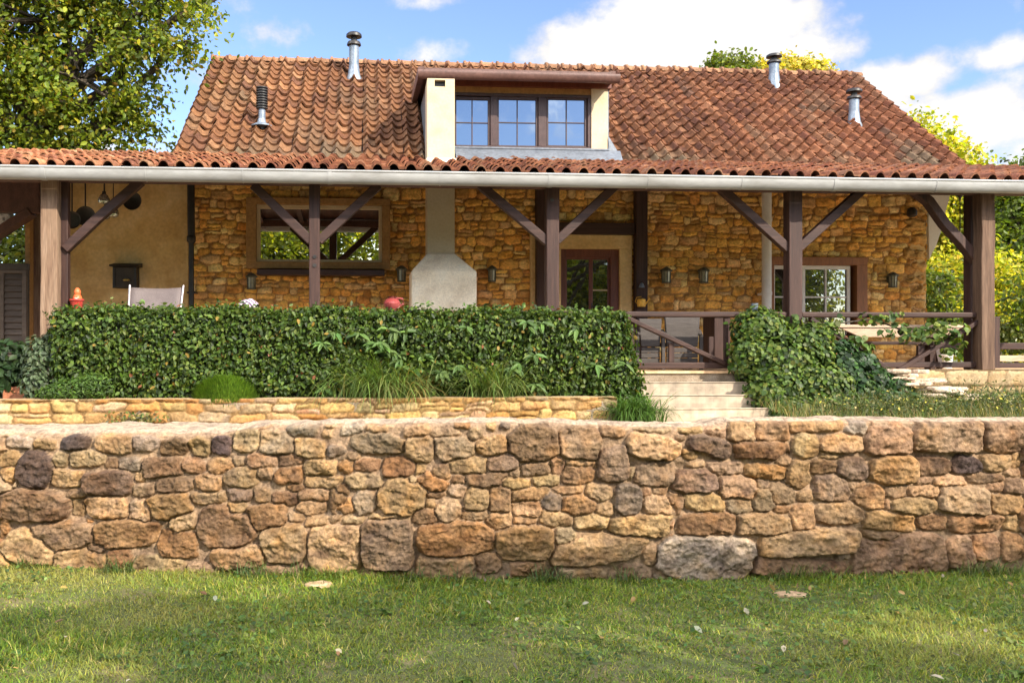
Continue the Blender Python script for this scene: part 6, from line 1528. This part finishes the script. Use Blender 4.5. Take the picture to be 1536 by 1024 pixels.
tree('distant_yellow_tree', 'pale yellow tree top peeping over the ridge right of the flue', (15.5, 40, .8), [B(1190, 102, 40, 1.0, .8, .45), B(1150, 106, 40, .8, .8, .4), B(1222, 106, 40, .7, .8, .40), B(1130, 108, 40, .8, .7, .35), B(1185, 125, 40, 1.4, 1.0, .5)], 7500, .2, [(.50, .42, .05), (.60, .46, .07), (.4, .38, .05)], None, .25, 77, clus=.30, per=34)
tree('left_background_tree', 'sunlit tree seen under the porch roof above the louvred gate', (-9.0, 24, .7), [B(20, 380, 24, 1.6, 1.3, 1.3), B(-60, 330, 24, 1.6, 1.4, 1.6), B(60, 400, 24, 1.2, 1, 1.0)], 5000, .17, [(.13, .16, .02), (.09, .12, .018), (.17, .18, .03)], None, .2, 78, clus=.4, per=40)
# a hedge row far behind the right end
hb_ = ivy('far_hedge', 'low yellow green hedge running behind the right rail fence', [S_(px, 505, 19.5, .9, .5, .42) for px in (1410, 1460, 1510, 1560, 1620, 1690)] , 3600, .12, [(.12, .155, .02), (.18, .19, .03), (.07, .10, .015)], seed=79, cat='hedge', tmpl=OVAL)
tree('left_bushy_tree', 'broad bushy tree filling the ground left of the louvred gate', (-15, 22, .6), [((-15, 22, 3.2), (2.6, 1.8, 2.0)), ((-12.2, 22.5, 2.4), (2.0, 1.6, 1.6)), ((-18, 23, 3.4), (2.6, 1.8, 2.2)), ((-13.5, 22, 5.2), (2.2, 1.6, 1.6)), ((-10.8, 23, 1.6), (1.6, 1.2, 1.0))], 7000, .16, G_D, None, .16, 80, clus=.34, per=45)
# trees on the viewer's side: they shade the lawn and are what the window panes mirror
bt = tree('garden_tree', 'broad garden tree standing to the right of the lawn', (8.3, -4.6, 0), [((5.5, -0.15, 5.2), (0.7, 0.24, .22)), ((6.8, -0.25, 5.2), (0.7, 0.26, .22)), ((8.1, -0.12, 5.2), (0.7, 0.26, .22)), ((9.4, -0.25, 5.2), (0.7, 0.26, .22)), ((10.6, -0.15, 5.2), (0.7, 0.26, .22)), ((2.3, -0.62, 5.2), (0.6, 0.12, .22)), ((3.5, -0.55, 5.2), (0.6, 0.14, .22)), ((4.7, -0.62, 5.2), (0.5, 0.14, .22)), ((4.4, -1.62, 5.2), (0.6, 0.2, .22)), ((5.6, -1.75, 5.2), (0.6, 0.2, .22)), ((7.4, -1.6, 5.2), (0.5, 0.2, .22)), ((8.9, -0.85, 5.2), (0.45, 0.14, .22)), ((2.2, -1.25, 5.2), (0.4, 0.1, .22))], 15000, .15, G_D, 'garden trees behind the viewer', .22, 81, clus=.13, per=40)  # crown clumps laid out to drop patches of shade on the lawn
tree('garden_tree', 'wide low crowned tree added behind the viewer to dim skylight on the lawn', (-6.5, -4.5, 0), [((-6.5, -4.2, 5.4), (2.4, 1.8, .9)), ((-3.8, -3.4, 5.0), (1.9, 1.5, .8)), ((-9, -3.2, 5.2), (2.0, 1.5, .9))], 6000, .2, [(.26, .31, .025), (.34, .36, .03), (.15, .19, .018)], 'garden trees behind the viewer', .26, 88, clus=.40, per=40)  # added out of view to hold skylight off the lawn
for k, (x_, y_, s_) in enumerate(((-9.5, -12, 1.05), (-3.5, -14, 1.05), (4.5, -15, .95), (11.5, -17, 1.1), (-16, -15, 1.15), (20, -14, 1.0))):
    tree('garden_tree', ('tall leafy tree far behind the viewer, left of the lawn axis', 'tallest leafy tree facing the house door across the lawn', 'leafy tree across the lawn facing the fireplace', 'leafy tree across the lawn facing the white window', 'leafy tree at the far left across the lawn', 'leafy tree at the far right across the lawn')[k], (x_, y_, 0),
         [((x_, y_, 6 * s_), (3.2 * s_, 2.6, 2.8 * s_)), ((x_ - 1.6, y_ + .6, 4.4 * s_), (2.2 * s_, 2.0, 2.0 * s_)), ((x_ + 1.8, y_, 5.0 * s_), (2.4 * s_, 2.0, 2.2 * s_)), ((x_ + .4, y_ + .8, 3.0 * s_), (2.8 * s_, 1.8, 1.4 * s_))], 14000, .27,
         [(.30, .34, .025), (.40, .40, .03), (.16, .20, .018)], 'garden trees behind the viewer', .25, 90 + k, clus=.6, per=36)
